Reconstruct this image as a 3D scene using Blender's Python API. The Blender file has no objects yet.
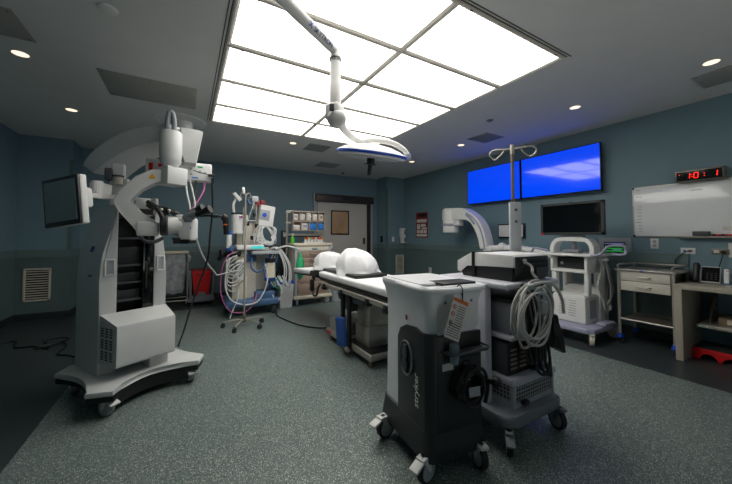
import bpy, bmesh, math, random
from mathutils import Vector, Matrix
random.seed(7)
C = bpy.context.scene.collection
R = math.radians
T = Matrix.Translation
def RZ(a): return Matrix.Rotation(R(a), 4, 'Z')

# ------------------------------------------------------------------ materials
def S(h):
    h = h.lstrip('#'); o = []
    for i in (0, 2, 4):
        c = int(h[i:i+2], 16)/255
        o.append(c/12.92 if c <= .04045 else ((c+.055)/1.055)**2.4)
    return o
def mat(name, hexcol, rough=.5, metal=0., var=.06, scale=20., emit=0., bump=0., alpha=1., coat=0., spec=.5, trans=0., stretch=None):
    m = bpy.data.materials.new(name); m.use_nodes = True
    n = m.node_tree.nodes; l = m.node_tree.links; b = n['Principled BSDF']
    c = S(hexcol) if isinstance(hexcol, str) else list(hexcol)
    tc = n.new('ShaderNodeTexCoord'); nz = n.new('ShaderNodeTexNoise')
    nz.inputs['Scale'].default_value = scale; nz.inputs['Detail'].default_value = 4
    src = tc.outputs['Object']
    if stretch:
        mp = n.new('ShaderNodeMapping'); mp.inputs['Scale'].default_value = stretch
        l.new(src, mp.inputs['Vector']); src = mp.outputs['Vector']
    l.new(src, nz.inputs['Vector'])
    cr = n.new('ShaderNodeValToRGB')
    cr.color_ramp.elements[0].color = [x*(1-var) for x in c]+[1]
    cr.color_ramp.elements[1].color = [min(1, x*(1+var)) for x in c]+[1]
    cr.color_ramp.elements[0].position = .3; cr.color_ramp.elements[1].position = .7
    l.new(nz.outputs['Fac'], cr.inputs['Fac']); l.new(cr.outputs['Color'], b.inputs['Base Color'])
    b.inputs['Roughness'].default_value = rough; b.inputs['Metallic'].default_value = metal
    b.inputs['Specular IOR Level'].default_value = spec; b.inputs['Coat Weight'].default_value = coat
    b.inputs['Alpha'].default_value = alpha; b.inputs['Transmission Weight'].default_value = trans
    if bump:
        bp = n.new('ShaderNodeBump'); bp.inputs['Strength'].default_value = bump; bp.inputs['Distance'].default_value = .01
        l.new(nz.outputs['Fac'], bp.inputs['Height']); l.new(bp.outputs['Normal'], b.inputs['Normal'])
    if emit:
        l.new(cr.outputs['Color'], b.inputs['Emission Color']); b.inputs['Emission Strength'].default_value = emit
    return m
MT = {}
def defm(k, *a, **kw): MT[k] = mat(k, *a, **kw)
defm('wall_teal', '#738f99', .55, var=.03, scale=6)
defm('wall_panel', '#5d7272', .45, var=.04, scale=6)
defm('rail', '#6a8080', .45, var=.03)
defm('cove', '#2a3133', .5)
defm('ceiling', '#dcdcda', .8, var=.02, scale=4)
defm('access_panel', '#b4b2aa', .4, metal=.25, var=.05, scale=3)
defm('vent_panel', '#979a99', .5, var=.05)
defm('light_frame', '#d8d2c8', .5, var=.03)
defm('seam', '#55554f', .7)
defm('diffuser', '#fffcf4', .5, var=.008, scale=2, emit=4.4)
defm('lamp_warm', '#ffe3c4', .5, var=.02, emit=1.6)
defm('white', '#e4e3e1', .4, var=.03)
defm('white_warm', '#d6d0c4', .4, var=.03)
defm('cream', '#ddd4be', .5, var=.03)
defm('scope_white', '#cfd0cf', .35, var=.03, scale=8)
defm('grey_light', '#a9adb2', .45, var=.03)
defm('grey_mid', '#7b7f86', .45, var=.04)
defm('grey_dark', '#45494d', .5, var=.05)
defm('charcoal', '#292d2f', .45, var=.06)
defm('black', '#141516', .45, var=.1)
defm('black_gloss', '#08090a', .08, var=.05, coat=.5)
defm('rubber', '#26282a', .7, var=.1)
defm('wheel_grey', '#8e8f8f', .55, var=.05)
defm('steel', '#b9b4ab', .34, metal=.6, var=.06, scale=8, stretch=(1, 1, 12))
defm('steel_dark', '#857d72', .36, metal=.6, var=.1, scale=6, stretch=(1, 1, 10))
defm('bronze', '#4b4540', .4, metal=.6, var=.06)
defm('door_grey', '#cdc8bf', .5, var=.03)
defm('door_glass', '#c9a47c', .12, var=.18, scale=3, coat=.3)
defm('lilac', '#9fa0b6', .45, var=.03)
defm('red', '#d8161c', .4, var=.05)
defm('red_dark', '#8c1c22', .45, var=.05)
defm('blue', '#2456c8', .45, var=.05)
defm('blue_pale', '#47688f', .5, var=.05)
defm('blue_glove', '#2f86d8', .5, var=.12, scale=60)
defm('blue_cloth', '#2a549c', .8, var=.12, scale=40, bump=.2)
defm('navy', '#23337a', .5)
defm('green', '#22a468', .45, var=.08)
defm('green_soap', '#5cc83c', .3, var=.08)
defm('yellow', '#e0a71c', .5)
defm('orange', '#d86a24', .5)
defm('magenta', '#b0588f', .45)
defm('teal_led', '#3fc8c8', .4, emit=.5)
defm('taupe', '#a38b7d', .5, var=.04)
defm('sheet', '#e6e6e8', .85, var=.03, scale=14, bump=.15)
defm('paper', '#d8d6d0', .7, var=.03)
defm('ink', '#3a3d40', .7)
defm('tv_blue', '#0044f4', .10, var=.01, emit=.84, coat=.8)
defm('led_red', '#ff2010', .4, emit=1.6)
defm('screen_green', '#20b040', .3, emit=.5)
defm('screen_lilac', '#8d86c8', .3, emit=.35)
defm('whiteboard', '#f2f4f5', .16, var=.02, scale=3, coat=.4)
defm('scope_screen', '#7c8e92', .2, var=.05)  # pale base colour stands in for reflections on the switched-off screen
defm('hose_white', '#cfd0d0', .4, var=.05)
defm('cable_grey', '#b4b4b1', .45, var=.05)
defm('plastic_clear', '#c9ced0', .2, var=.25, scale=14, alpha=.55, bump=.5)
defm('clear_cup', '#9fb4bc', .15, var=.1, alpha=.5)
defm('desk', '#a9a294', .3, var=.03)
defm('shelf_lilac', '#c6c6d0', .45, var=.03)
defm('rover_shell', '#f0f1f5', .38, var=.02)
defm('black_matte', '#0e0f10', .8, spec=.15)
defm('cork', '#8d7a62', .6)

def floor_material():
    m = bpy.data.materials.new('speckled_floor'); m.use_nodes = True
    n = m.node_tree.nodes; l = m.node_tree.links; b = n['Principled BSDF']
    tc = n.new('ShaderNodeTexCoord')
    def vor(scale, off):
        mp = n.new('ShaderNodeMapping'); mp.inputs['Location'].default_value = off
        l.new(tc.outputs['Object'], mp.inputs['Vector'])
        nz = n.new('ShaderNodeTexNoise'); nz.inputs['Scale'].default_value = scale*.8
        l.new(mp.outputs['Vector'], nz.inputs['Vector'])
        mx = n.new('ShaderNodeVectorMath'); mx.operation = 'MULTIPLY_ADD'
        mx.inputs[1].default_value = (.012,)*3
        l.new(nz.outputs['Color'], mx.inputs[0]); l.new(mp.outputs['Vector'], mx.inputs[2])
        v = n.new('ShaderNodeTexVoronoi'); v.inputs['Scale'].default_value = scale
        l.new(mx.outputs['Vector'], v.inputs['Vector'])
        return v
    def mixc(f, a, bb):
        mx = n.new('ShaderNodeMix'); mx.data_type = 'RGBA'
        l.new(f, mx.inputs[0])
        if isinstance(a, list): mx.inputs[6].default_value = a+[1]
        else: l.new(a, mx.inputs[6])
        if isinstance(bb, list): mx.inputs[7].default_value = bb+[1]
        else: l.new(bb, mx.inputs[7])
        return mx.outputs[2]
    def less(o, t):
        q = n.new('ShaderNodeMath'); q.operation = 'LESS_THAN'; q.inputs[1].default_value = t; l.new(o, q.inputs[0]); return q.outputs[0]
    def mul(a, c):
        q = n.new('ShaderNodeMath'); q.operation = 'MULTIPLY'; l.new(a, q.inputs[0]); l.new(c, q.inputs[1]); return q.outputs[0]
    def sep(o):
        q = n.new('ShaderNodeSeparateColor'); l.new(o, q.inputs[0]); return q.outputs
    base = S('#5d6b6a')
    v1 = vor(105, (0, 0, 0)); v2 = vor(150, (3.1, 1.7, 0)); v3 = vor(75, (7.3, 5.1, 0)); v4 = vor(190, (1.3, 9.1, 0))
    col = mixc(mul(less(v3.outputs['Distance'], .36), less(sep(v3.outputs['Color'])[0], .4)), base, S('#414c4c'))
    col = mixc(mul(less(v4.outputs['Distance'], .4), less(sep(v4.outputs['Color'])[1], .4)), col, S('#8d9d98'))
    col = mixc(mul(less(v1.outputs['Distance'], .30), less(sep(v1.outputs['Color'])[0], .42)), col, S('#b1bab2'))
    col = mixc(mul(less(v2.outputs['Distance'], .34), less(sep(v2.outputs['Color'])[1], .26)), col, S('#e2e1d6'))
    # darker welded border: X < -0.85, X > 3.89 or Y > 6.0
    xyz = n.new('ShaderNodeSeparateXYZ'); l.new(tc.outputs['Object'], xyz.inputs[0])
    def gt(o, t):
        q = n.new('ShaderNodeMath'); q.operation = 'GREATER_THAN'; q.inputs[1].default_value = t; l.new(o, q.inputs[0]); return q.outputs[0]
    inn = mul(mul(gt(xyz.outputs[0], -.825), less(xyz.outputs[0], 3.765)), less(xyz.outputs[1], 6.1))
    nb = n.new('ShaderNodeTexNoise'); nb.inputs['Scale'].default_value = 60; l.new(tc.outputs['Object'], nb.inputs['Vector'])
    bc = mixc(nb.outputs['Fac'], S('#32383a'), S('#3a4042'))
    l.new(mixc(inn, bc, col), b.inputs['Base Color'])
    b.inputs['Roughness'].default_value = .36; b.inputs['Specular IOR Level'].default_value = .45
    return m
MT['floor'] = floor_material()

def perf_material(name, h1, h2, scale):
    m = mat(name, h1, .5); n = m.node_tree.nodes; l = m.node_tree.links; b = n['Principled BSDF']
    tc = n.new('ShaderNodeTexCoord'); mp = n.new('ShaderNodeMapping'); l.new(tc.outputs['Object'], mp.inputs['Vector'])
    mp.inputs['Rotation'].default_value = (0, 0, 0)
    sc = n.new('ShaderNodeSeparateXYZ'); l.new(mp.outputs['Vector'], sc.inputs[0])
    ad = n.new('ShaderNodeMath'); ad.operation = 'ADD'; l.new(sc.outputs[0], ad.inputs[0]); l.new(sc.outputs[1], ad.inputs[1])
    cb = n.new('ShaderNodeCombineXYZ'); l.new(ad.outputs[0], cb.inputs[0]); l.new(sc.outputs[2], cb.inputs[1])
    v = n.new('ShaderNodeTexVoronoi'); v.voronoi_dimensions = '2D'; v.inputs['Scale'].default_value = scale; v.inputs['Randomness'].default_value = .1
    l.new(cb.outputs[0], v.inputs['Vector'])
    q = n.new('ShaderNodeMath'); q.operation = 'LESS_THAN'; q.inputs[1].default_value = .36; l.new(v.outputs['Distance'], q.inputs[0])
    mx = n.new('ShaderNodeMix'); mx.data_type = 'RGBA'; l.new(q.outputs[0], mx.inputs[0])
    mx.inputs[6].default_value = S(h1)+[1]; mx.inputs[7].default_value = S(h2)+[1]; l.new(mx.outputs[2], b.inputs['Base Color'])
    return m
MT['perforated'] = perf_material('perforated', '#9a9a98', '#2a2b2c', 42)

# ------------------------------------------------------------------ mesh builder
def cat(pts, k=6, closed=False):
    P = [Vector(p) for p in pts]; n = len(P); out = []
    if n < 3: return P
    rng = range(n) if closed else range(n-1)
    for i in rng:
        a = P[(i-1) % n] if (closed or i > 0) else P[0]*2-P[1]
        b = P[i]; c = P[(i+1) % n]
        d = P[(i+2) % n] if (closed or i+2 < n) else P[-1]*2-P[-2]
        for j in range(k):
            t = j/k
            out.append(.5*((2*b)+(c-a)*t+(2*a-5*b+4*c-d)*t*t+(3*b-a-3*c+d)*t**3))
    if not closed: out.append(P[-1])
    return out
class M:
    def __init__(s, X=None): s.b = bmesh.new(); s.X = X
    def box(s, c, d, rz=0, rx=0, ry=0, bev=0, seg=2):
        mt = T(Vector(c)) @ RZ(rz) @ Matrix.Rotation(R(ry), 4, 'Y') @ Matrix.Rotation(R(rx), 4, 'X') @ Matrix.Diagonal((d[0], d[1], d[2], 1))
        vs = bmesh.ops.create_cube(s.b, size=1, matrix=mt)['verts']
        if bev:
            es = list({e for v in vs for e in v.link_edges})
            bmesh.ops.bevel(s.b, geom=es, offset=min(bev, min(d)*.49), segments=seg, affect='EDGES', profile=.5)
        return s
    def ext(s, a, b, bev=0, seg=2):
        return s.box([(a[i]+b[i])/2 for i in range(3)], [abs(b[i]-a[i]) for i in range(3)], bev=bev, seg=seg)
    def ring(s, loops, caps=True, closed=False):
        V = [[s.b.verts.new(p) for p in lp] for lp in loops]; n = len(V[0])
        m = len(V)
        for i in range(m if closed else m-1):
            for j in range(n):
                try: s.b.faces.new((V[i][j], V[i][(j+1) % n], V[(i+1) % m][(j+1) % n], V[(i+1) % m][j]))
                except ValueError: pass
        if caps and not closed:
            for lp in (V[0][::-1], V[-1]):
                try: s.b.faces.new(lp)
                except ValueError: pass
        return s
    def cyl(s, p0, p1, r, r1=None, n=16):
        return s.tube([p0, p1], [r, r if r1 is None else r1], n, k=0)
    def tube(s, pts, r, n=8, closed=False, k=6):
        P = cat(pts, k, closed) if k else [Vector(p) for p in pts]
        m = len(P)
        if isinstance(r, (list, tuple)):
            rr = [r[min(len(r)-1, int(i/(m-1)*(len(r)-1)))]*(1-((i/(m-1)*(len(r)-1)) % 1))+r[min(len(r)-1, int(i/(m-1)*(len(r)-1))+1)]*((i/(m-1)*(len(r)-1)) % 1) for i in range(m)]
        else: rr = [r]*m
        tg = []
        for i in range(m):
            a = P[i-1] if (i > 0 or closed) else P[i]; b = P[(i+1) % m] if (i < m-1 or closed) else P[i]
            t = (b-a); tg.append(t.normalized() if t.length > 1e-9 else Vector((0, 0, 1)))
        u = tg[0].orthogonal().normalized(); loops = []
        for i in range(m):
            u = (u-tg[i]*u.dot(tg[i])); u = u.normalized() if u.length > 1e-6 else tg[i].orthogonal().normalized()
            w = tg[i].cross(u)
            loops.append([P[i]+(u*math.cos(2*math.pi*j/n)+w*math.sin(2*math.pi*j/n))*rr[i] for j in range(n)])
        return s.ring(loops, True, closed)
    def rect(s, pts, w, h, up=(0, 0, 1), k=0, bev=.0):
        P = cat(pts, k) if k else [Vector(p) for p in pts]; m = len(P); up = Vector(up); loops = []
        f = lambda q, i: q[0]+(q[1]-q[0])*i/(m-1) if isinstance(q, (list, tuple)) else q
        for i in range(m):
            t = (P[min(i+1, m-1)]-P[max(i-1, 0)]).normalized(); sd = t.cross(up).normalized(); uu = sd.cross(t).normalized()
            a, c = f(w, i)/2, f(h, i)/2; q = min(a, c)*bev
            loops.append([P[i]+sd*x+uu*y for x, y in ((a-q, c), (-a+q, c), (-a, c-q), (-a, -c+q), (-a+q, -c), (a-q, -c), (a, -c+q), (a, c-q))] if bev else [P[i]+sd*x+uu*y for x, y in ((a, c), (-a, c), (-a, -c), (a, -c))])
        return s.ring(loops)
    def lathe(s, c, prof, n=24, rot=None):
        c = Vector(c); rot = rot or Matrix.Identity(3); loops = []
        for r, z in prof:
            loops.append([c+rot @ Vector((max(r, 1e-4)*math.cos(2*math.pi*j/n), max(r, 1e-4)*math.sin(2*math.pi*j/n), z)) for j in range(n)])
        return s.ring(loops)
    def prism(s, poly, ax, a, b, bev=0, seg=2):
        f = {'x': lambda p, t: (t, p[0], p[1]), 'y': lambda p, t: (p[0], t, p[1]), 'z': lambda p, t: (p[0], p[1], t)}[ax]
        V0 = [s.b.verts.new(f(p, a)) for p in poly]; V1 = [s.b.verts.new(f(p, b)) for p in poly]; n = len(poly); fs = []
        for j in range(n): fs.append(s.b.faces.new((V0[j], V0[(j+1) % n], V1[(j+1) % n], V1[j])))
        f0 = s.b.faces.new(V0[::-1]); f1 = s.b.faces.new(V1)
        if bev:
            es = list(set(f0.edges) | set(f1.edges))
            bmesh.ops.bevel(s.b, geom=es, offset=bev, segments=seg, affect='EDGES', profile=.5)
        return s
    def ball(s, c, r, n=16, sc=(1, 1, 1)):
        bmesh.ops.create_uvsphere(s.b, u_segments=n, v_segments=max(6, n//2), radius=r, matrix=T(Vector(c)) @ Matrix.Diagonal((*sc, 1))); return s
    def done(s, name, m, parent=None, ang=38):
        if s.X is not None: bmesh.ops.transform(s.b, matrix=s.X, verts=s.b.verts)
        bmesh.ops.recalc_face_normals(s.b, faces=s.b.faces)
        me = bpy.data.meshes.new(name); s.b.to_mesh(me); s.b.free()
        me.polygons.foreach_set('use_smooth', [True]*len(me.polygons)); me.set_sharp_from_angle(angle=R(ang))
        me.materials.append(MT[m] if isinstance(m, str) else m)
        o = bpy.data.objects.new(name, me); C.objects.link(o)
        if parent: o.parent = parent
        return o
def tag(o, label, cat_, group=None):
    o['label'] = label; o['category'] = cat_
    if group: o['group'] = group
    return o
def thing(name, label, cat_, loc=(0, 0, 0), rz=0, group=None):
    o = bpy.data.objects.new(name, None); C.objects.link(o); o.empty_display_size = .1
    o.location = loc; o.rotation_euler = (0, 0, R(rz)); return tag(o, label, cat_, group)
def struct(o): o['kind'] = 'structure'; return o
def dup(o, loc=None, rz=None, label=None, parent=None):
    c = o.copy(); C.objects.link(c)
    if parent: c.parent = parent
    if loc is not None: c.location = loc
    if rz is not None: c.rotation_euler = (0, 0, R(rz))
    if label: c['label'] = label
    for ch in [x for x in C.objects if x.parent == o]: dup(ch, parent=c)
    return c
def text_mesh(s, size, depth=.001, align='LEFT'):
    cu = bpy.data.curves.new('t', 'FONT'); cu.body = s; cu.size = size; cu.extrude = depth; cu.align_x = align
    o = bpy.data.objects.new('t', cu); C.objects.link(o); bpy.context.view_layer.update()
    me = bpy.data.meshes.new_from_object(o.evaluated_get(bpy.context.evaluated_depsgraph_get()))
    bpy.data.objects.remove(o); bpy.data.curves.remove(cu); return me
def text(name, s, size, m, parent, X, depth=.001, align='LEFT', bend=None):
    me = text_mesh(s, size, depth, align); me.name = name
    if bend:
        for v in me.vertices: v.co = bend(v.co)
    else: me.transform(X)
    me.materials.clear(); me.materials.append(MT[m])
    o = bpy.data.objects.new(name, me); C.objects.link(o); o.parent = parent; return o
def frame_of(o, right, up):            # matrix whose x = right, y = up, z = outward
    r = Vector(right).normalized(); u = Vector(up).normalized(); n = r.cross(u)
    return Matrix(((r.x, u.x, n.x, o[0]), (r.y, u.y, n.y, o[1]), (r.z, u.z, n.z, o[2]), (0, 0, 0, 1)))
def caster(parent, x, y, r, w, wm='wheel_grey', fm='white', top=None, rz=0, tyre='rubber', brake=None, name='caster'):
    X = T((x, y, 0)) @ RZ(rz)
    h = top or 2*r+.03
    k = M(X); k.box((0, 0, h-.008), (w*1.1, r*1.1, .016), bev=.003); k.cyl((0, 0, r*1.7), (0, 0, h), w*.35, n=12)
    for sgn in (-1, 1): k.prism([(-r*.45, r*2.0), (r*.3, r*2.0), (r*.55, r*1.0), (r*.35, r*.85), (r*.12, r*1.1)], 'x', sgn*w*.52, sgn*w*.62)
    k.box((0, 0, r*2.02), (w*1.24, r*1.05, .012), bev=.003)
    f = k.done(name, fm, parent)
    t = M(X); ty = r*.35; Q = Matrix(((0, 0, 1), (1, 0, 0), (0, 1, 0)))
    t.lathe((0, ty, r), [(r*.72, -w*.45), (r*.95, -w*.45), (r, -w*.3), (r, w*.3), (r*.95, w*.45), (r*.72, w*.45)], 24, Q)
    t.done('tyre', tyre, f)
    t = M(X); t.lathe((0, ty, r), [(r*.12, -w*.5), (r*.78, -w*.48), (r*.82, -w*.40), (r*.82, w*.40), (r*.78, w*.48), (r*.12, w*.5)], 20, Q); t.done('wheel_hub', wm, f)
    if brake:
        b = M(X); b.box((0, -r*.9, r*1.75), (w*1.3, r*1.0, .014), rx=18, bev=.004); b.done('brake_pedal', brake, f)
    return f

# ------------------------------------------------------------------ camera, render look
H = 2.76; XL = -2.16; XR = 4.955; YB = 6.97; YF = -1.9; YC = 6.50
cam = bpy.data.cameras.new('camera'); co = bpy.data.objects.new('camera', cam); C.objects.link(co)
co.location = (0, 0, 1.25); co.rotation_euler = (R(91.85), 0, R(-30.2))
cam.sensor_width = 36; cam.lens = 309/732*36; cam.shift_y = -16/732; cam.clip_start = .02
bpy.context.scene.camera = co
vs_ = bpy.context.scene.view_settings
vs_.view_transform = 'Standard'; vs_.look = 'None'; vs_.gamma = 1; vs_.exposure = 0.0; vs_.use_curve_mapping = False
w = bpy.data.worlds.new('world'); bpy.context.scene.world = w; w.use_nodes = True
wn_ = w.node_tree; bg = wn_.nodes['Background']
# added fill light: dim above the horizon, brighter below to lift the ceiling
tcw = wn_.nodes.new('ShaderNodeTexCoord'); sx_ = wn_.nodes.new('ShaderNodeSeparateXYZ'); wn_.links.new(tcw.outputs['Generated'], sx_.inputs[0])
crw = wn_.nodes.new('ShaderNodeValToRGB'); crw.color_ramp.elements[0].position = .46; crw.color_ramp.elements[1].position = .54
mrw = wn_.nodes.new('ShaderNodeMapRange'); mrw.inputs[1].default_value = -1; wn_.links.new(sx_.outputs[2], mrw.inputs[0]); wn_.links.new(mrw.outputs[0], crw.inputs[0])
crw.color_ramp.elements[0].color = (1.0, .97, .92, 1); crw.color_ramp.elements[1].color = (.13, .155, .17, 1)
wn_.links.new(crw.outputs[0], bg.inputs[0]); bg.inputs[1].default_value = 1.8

# ------------------------------------------------------------------ the room
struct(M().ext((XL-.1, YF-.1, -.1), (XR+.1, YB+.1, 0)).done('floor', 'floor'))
struct(M().ext((XL-.1, YF-.1, H), (XR+.1, YB+.1, H+.1)).done('ceiling', 'ceiling'))
struct(M().ext((XL-.1, YF-.1, 0), (XL, YB+.1, H)).done('wall_left', 'wall_teal'))
struct(M().ext((XR, YF-.1, 0), (XR+.1, YB+.1, H)).done('wall_right', 'wall_teal'))
struct(M().ext((XL, YB, 0), (XR, YB+.1, H)).done('wall_back', 'wall_teal'))
# wall behind the camera: framed openings added to let fill light in from outside
WX0, WX1 = 1.0, 3.3
q = M(); q.ext((XL, YF-.1, 0), (XR, YF, .35)); q.ext((XL, YF-.1, 2.55), (XR, YF, H)); q.ext((XL, YF-.1, .35), (WX0, YF, 2.55)); q.ext((WX1, YF-.1, .35), (XR, YF, 2.55))
struct(q.done('wall_front', 'wall_teal'))
for i in range(2):
    x0 = WX0+(WX1-WX0)*i/2; x1 = WX0+(WX1-WX0)*(i+1)/2
    q = M(); q.ext((x0, YF-.1, .35), (x0+.04, YF, 2.55)); q.ext((x1-.04, YF-.1, .35), (x1, YF, 2.55)); q.ext((x0+.04, YF-.1, .35), (x1-.04, YF, .39)); q.ext((x0+.04, YF-.1, 2.51), (x1-.04, YF, 2.55))
    wn = struct(q.done(f'fill_opening_{i+1}', 'steel'))
struct(M().ext((XL, YC, 0), (-1.56, YB, H)).done('wall_left_corner', 'wall_teal'))
struct(M().ext((4.39, YC, 0), (XR, YB, H)).done('wall_right_corner', 'wall_teal'))
ZR0, ZR1 = .93, 1.045
def wains(a, b, nx, ny, tag_=''):
    # wall runs a->b (x,y), facing (nx,ny): protective sheet, rail and cove base
    def slab(z0, z1, t, nm, m):
        p = [(a[0], a[1]), (b[0], b[1]), (b[0]+nx*t, b[1]+ny*t), (a[0]+nx*t, a[1]+ny*t)]
        struct(M().prism(p, 'z', z0, z1).done(nm, m))
    slab(.1, ZR0, .006, 'trim_1', 'wall_panel'); slab(ZR0, ZR1, .022, 'trim_2', 'rail')
    slab(0, .1, .012, 'baseboard_'+tag_, 'cove')
wains((-1.56, YB), (2.60, YB), 0, -1, 'back'); wains((4.21, YB), (4.39, YB), 0, -1, 'back')
wains((XL, YC), (-1.56, YC), 0, -1, 'left'); wains((4.41, YC), (XR, YC), 0, -1, 'right')
wains((XL, YF), (XL, YC), 1, 0, 'left'); wains((XR, 1.2), (XR, YC), -1, 0, 'right')
wains((-1.56, YC), (-1.56, YB), 1, 0, 'left'); wains((4.39, YC), (4.39, YB), -1, 0, 'right')
struct(M().ext((XR-.012, YF, 0), (XR, 1.2, .1)).done('baseboard_right', 'cove'))
for x, d in ((-1.56, 1), (4.39, -1)):       # dark corner guards
    m = M(); m.ext((x-d*.035, YC-.014, .1), (x+d*.012, YC, 2.45)); m.ext((x, YC, .1), (x+d*.012, YC+.03, 2.45))
    struct(m.done('trim_3', 'wall_panel'))

# sliding door on the back wall
door = struct(M().ext((2.69, YB-.05, .02), (4.09, YB-.012, 2.07)).done('door_1', 'door_grey'))
def dpart(nm, m, *exts):
    q = M()
    for a, b in exts: q.ext(a, b, bev=.004)
    return q.done(nm, m, door)
dpart('header', 'bronze', ((2.62, YB-.16, 2.075), (4.2, YB, 2.25)))
dpart('header_sensor', 'black', ((3.28, YB-.175, 2.14), (3.52, YB-.16, 2.19)))
dpart('door_jamb', 'grey_light', ((2.585, YB-.08, 0), (2.665, YB, 2.27)))
dpart('door_jamb', 'grey_light', ((4.16, YB-.08, 0), (4.22, YB, 2.27)))
dpart('edge_channel', 'bronze', ((4.05, YB-.075, .02), (4.15, YB-.02, 2.06)))
dpart('door_glass', 'door_glass', ((3.07, YB-.058, 1.31), (3.50, YB-.048, 1.85)))
dpart('glass_frame', 'black', ((3.04, YB-.066, 1.85), (3.53, YB-.04, 1.88)), ((3.04, YB-.066, 1.28), (3.53, YB-.04, 1.31)),
      ((3.04, YB-.066, 1.31), (3.07, YB-.04, 1.85)), ((3.50, YB-.066, 1.31), (3.53, YB-.04, 1.85)))
dpart('door_handle', 'bronze', ((3.93, YB-.10, 1.04), (3.975, YB-.05, 1.2)))
dpart('lock_plate', 'bronze', ((2.86, YB-.055, 1.66), (2.885, YB-.048, 1.75)))

# ------------------------------------------------------------------ ceiling fixtures
cols = [(.28, 1.46, 'left'), (1.52, 2.70, 'right')]
rows = [(1.40, 1.955, 'nearest'), (2.02, 2.57, 'second nearest'), (2.64, 3.195, 'middle'), (3.26, 3.835, 'second farthest'), (3.90, 4.445, 'farthest')]
for (x0, x1, cn) in cols:
    for (y0, y1, rn) in rows:
        t = thing('ceiling_light_panel', f'bright white ceiling light panel, {cn} column, {rn} row from the camera', 'ceiling light', ((x0+x1)/2, (y0+y1)/2, H), 0, 'bright panels of the ceiling light grid')
        a, b = (x1-x0)/2, (y1-y0)/2
        M().ext((-a, -b, -.003), (a, b, -.001)).done('diffuser', 'diffuser', t)
        e = .031; q = M(); ring_ = lambda k, z: [(-a-k, -b-k, z), (a+k, -b-k, z), (a+k, b+k, z), (-a-k, b+k, z)]
        q.ring([ring_(0, 0), ring_(0, -.003), ring_(e*.55, -.0145), ring_(e, -.0165), ring_(e, 0)], caps=False); f = q.done('frame', 'light_frame', t, 20)
        for sx in (-1, 1): M().box((sx*(a-.09), -b-e*.75, -.0165), (.02, .010, .004)).done('latch', 'seam', f)
q = M(); x0, x1, y0, y1 = .245, 2.735, 1.365, 4.48
for d, e in ((.004, .007), (.026, .007)):
    q.ext((x0-d-e, y0-d-e, H-.004), (x1+d+e, y0-d, H)); q.ext((x0-d-e, y0-d, H-.004), (x0-d, y1, H)); q.ext((x1+d, y0-d, H-.004), (x1+d+e, y1, H)) if 0 else None
struct(q.done('trim_4', 'seam'))

dl = [(-1.21, 3.61, 'small round recessed ceiling downlight, left side, nearer of the left two'),
      (-1.21, 4.93, 'small round recessed ceiling downlight, left side, above the microscope arm'),
      (1.48, 4.90, 'small round recessed ceiling downlight just beyond the light grid'),
      (3.94, 4.92, 'small round recessed ceiling downlight behind the tip of the surgical lamp'),
      (3.92, 3.60, 'small round recessed ceiling downlight beside the blue-tinted ceiling vent'),
      (3.92, 1.86, 'small round recessed ceiling downlight above the blue wall screens'),
      (3.92, .77, 'small round recessed ceiling downlight at the right edge over the whiteboard')]
for x, y, lb in dl:
    t = thing('ceiling_downlight', lb, 'ceiling light', (x, y, H), 0, 'round recessed downlights')
    M().lathe((0, 0, 0), [(.052, -.001), (.052, -.004), (.064, -.004), (.067, -.001)], 28).done('trim_ring', 'white', t)
    M().lathe((0, 0, 0), [(.0, -.001), (.0, -.003), (.052, -.003), (.052, -.001)], 28).done('lens', 'lamp_warm', t)
def cpanel(name, x0, x1, y0, y1, m, label, louv=0, screws=True):
    t = thing(name, label, 'ceiling panel' if name == 'access_panel' else 'vent', ((x0+x1)/2, (y0+y1)/2, H))
    a, b = (x1-x0)/2, (y1-y0)/2
    M().ext((-a, -b, -.008), (a, b, 0), bev=.003).done('plate', m, t)
    if louv:
        q = M()
        for i in range(louv):
            y = -b+.03+(2*b-.06)*(i+.5)/louv; q.box((0, y, -.011), (2*a-.05, (2*b-.06)/louv*.55, .006), rx=25)
        q.done('louvre', m, t)
    else:
        q = M()
        for sx in (-1, 0, 1):
            for sy in (-1, 1): q.cyl((sx*(a-.03), sy*(b-.03), -.011), (sx*(a-.03), sy*(b-.03), -.007), .007, n=10)
        q.done('screw', 'steel_dark', t)
cpanel('access_panel', -1.75, -1.03, 2.92, 3.33, 'access_panel', 'grey metal ceiling access panel cut by the left edge')
cpanel('access_panel', -.72, .075, 3.575, 4.165, 'access_panel', 'shiny grey metal ceiling access panel left of the light grid')
cpanel('access_panel', 4.14, 4.55, .3, .95, 'access_panel', 'grey metal ceiling access panel near the right wall by the downlight')
cpanel('ceiling_vent', 1.72, 2.10, 4.77, 5.16, 'vent_panel', 'square grey ceiling vent close behind the light grid', 9)
cpanel('ceiling_vent', 2.35, 2.80, 5.85, 6.26, 'vent_panel', 'square grey ceiling vent closer to the back wall', 9)
cpanel('ceiling_vent', 3.76, 4.16, 2.965, 3.33, 'vent_panel', 'square ceiling vent tinted blue by the wall screens', 9)
o = M().lathe((-.475, 2.60, H), [(0, -.014), (.045, -.014), (.055, -.008), (.058, 0), (0, 0)]).done('smoke_detector', 'white'); tag(o, 'round white smoke detector at the top left of the ceiling', 'detector')
for x, y, lb, m in ((1.15, 4.66, 'small ceiling sprinkler cover just beyond the light grid', 'white'), (3.40, 2.63, 'small round ceiling sprinkler between light grid and blue vent', 'grey_mid'), (3.23, 6.645, 'small dark ceiling sprinkler in front of the door', 'bronze')):
    o = M().lathe((x, y, H), [(0, -.02), (.025, -.02), (.03, -.006), (.045, -.004), (.045, 0), (0, 0)]).done('sprinkler', m); tag(o, lb, 'sprinkler')
t = thing('ceiling_boom_cap', 'wide round white ceiling plate above the microscope', 'ceiling plate', (-.085, 4.70, H))
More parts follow.
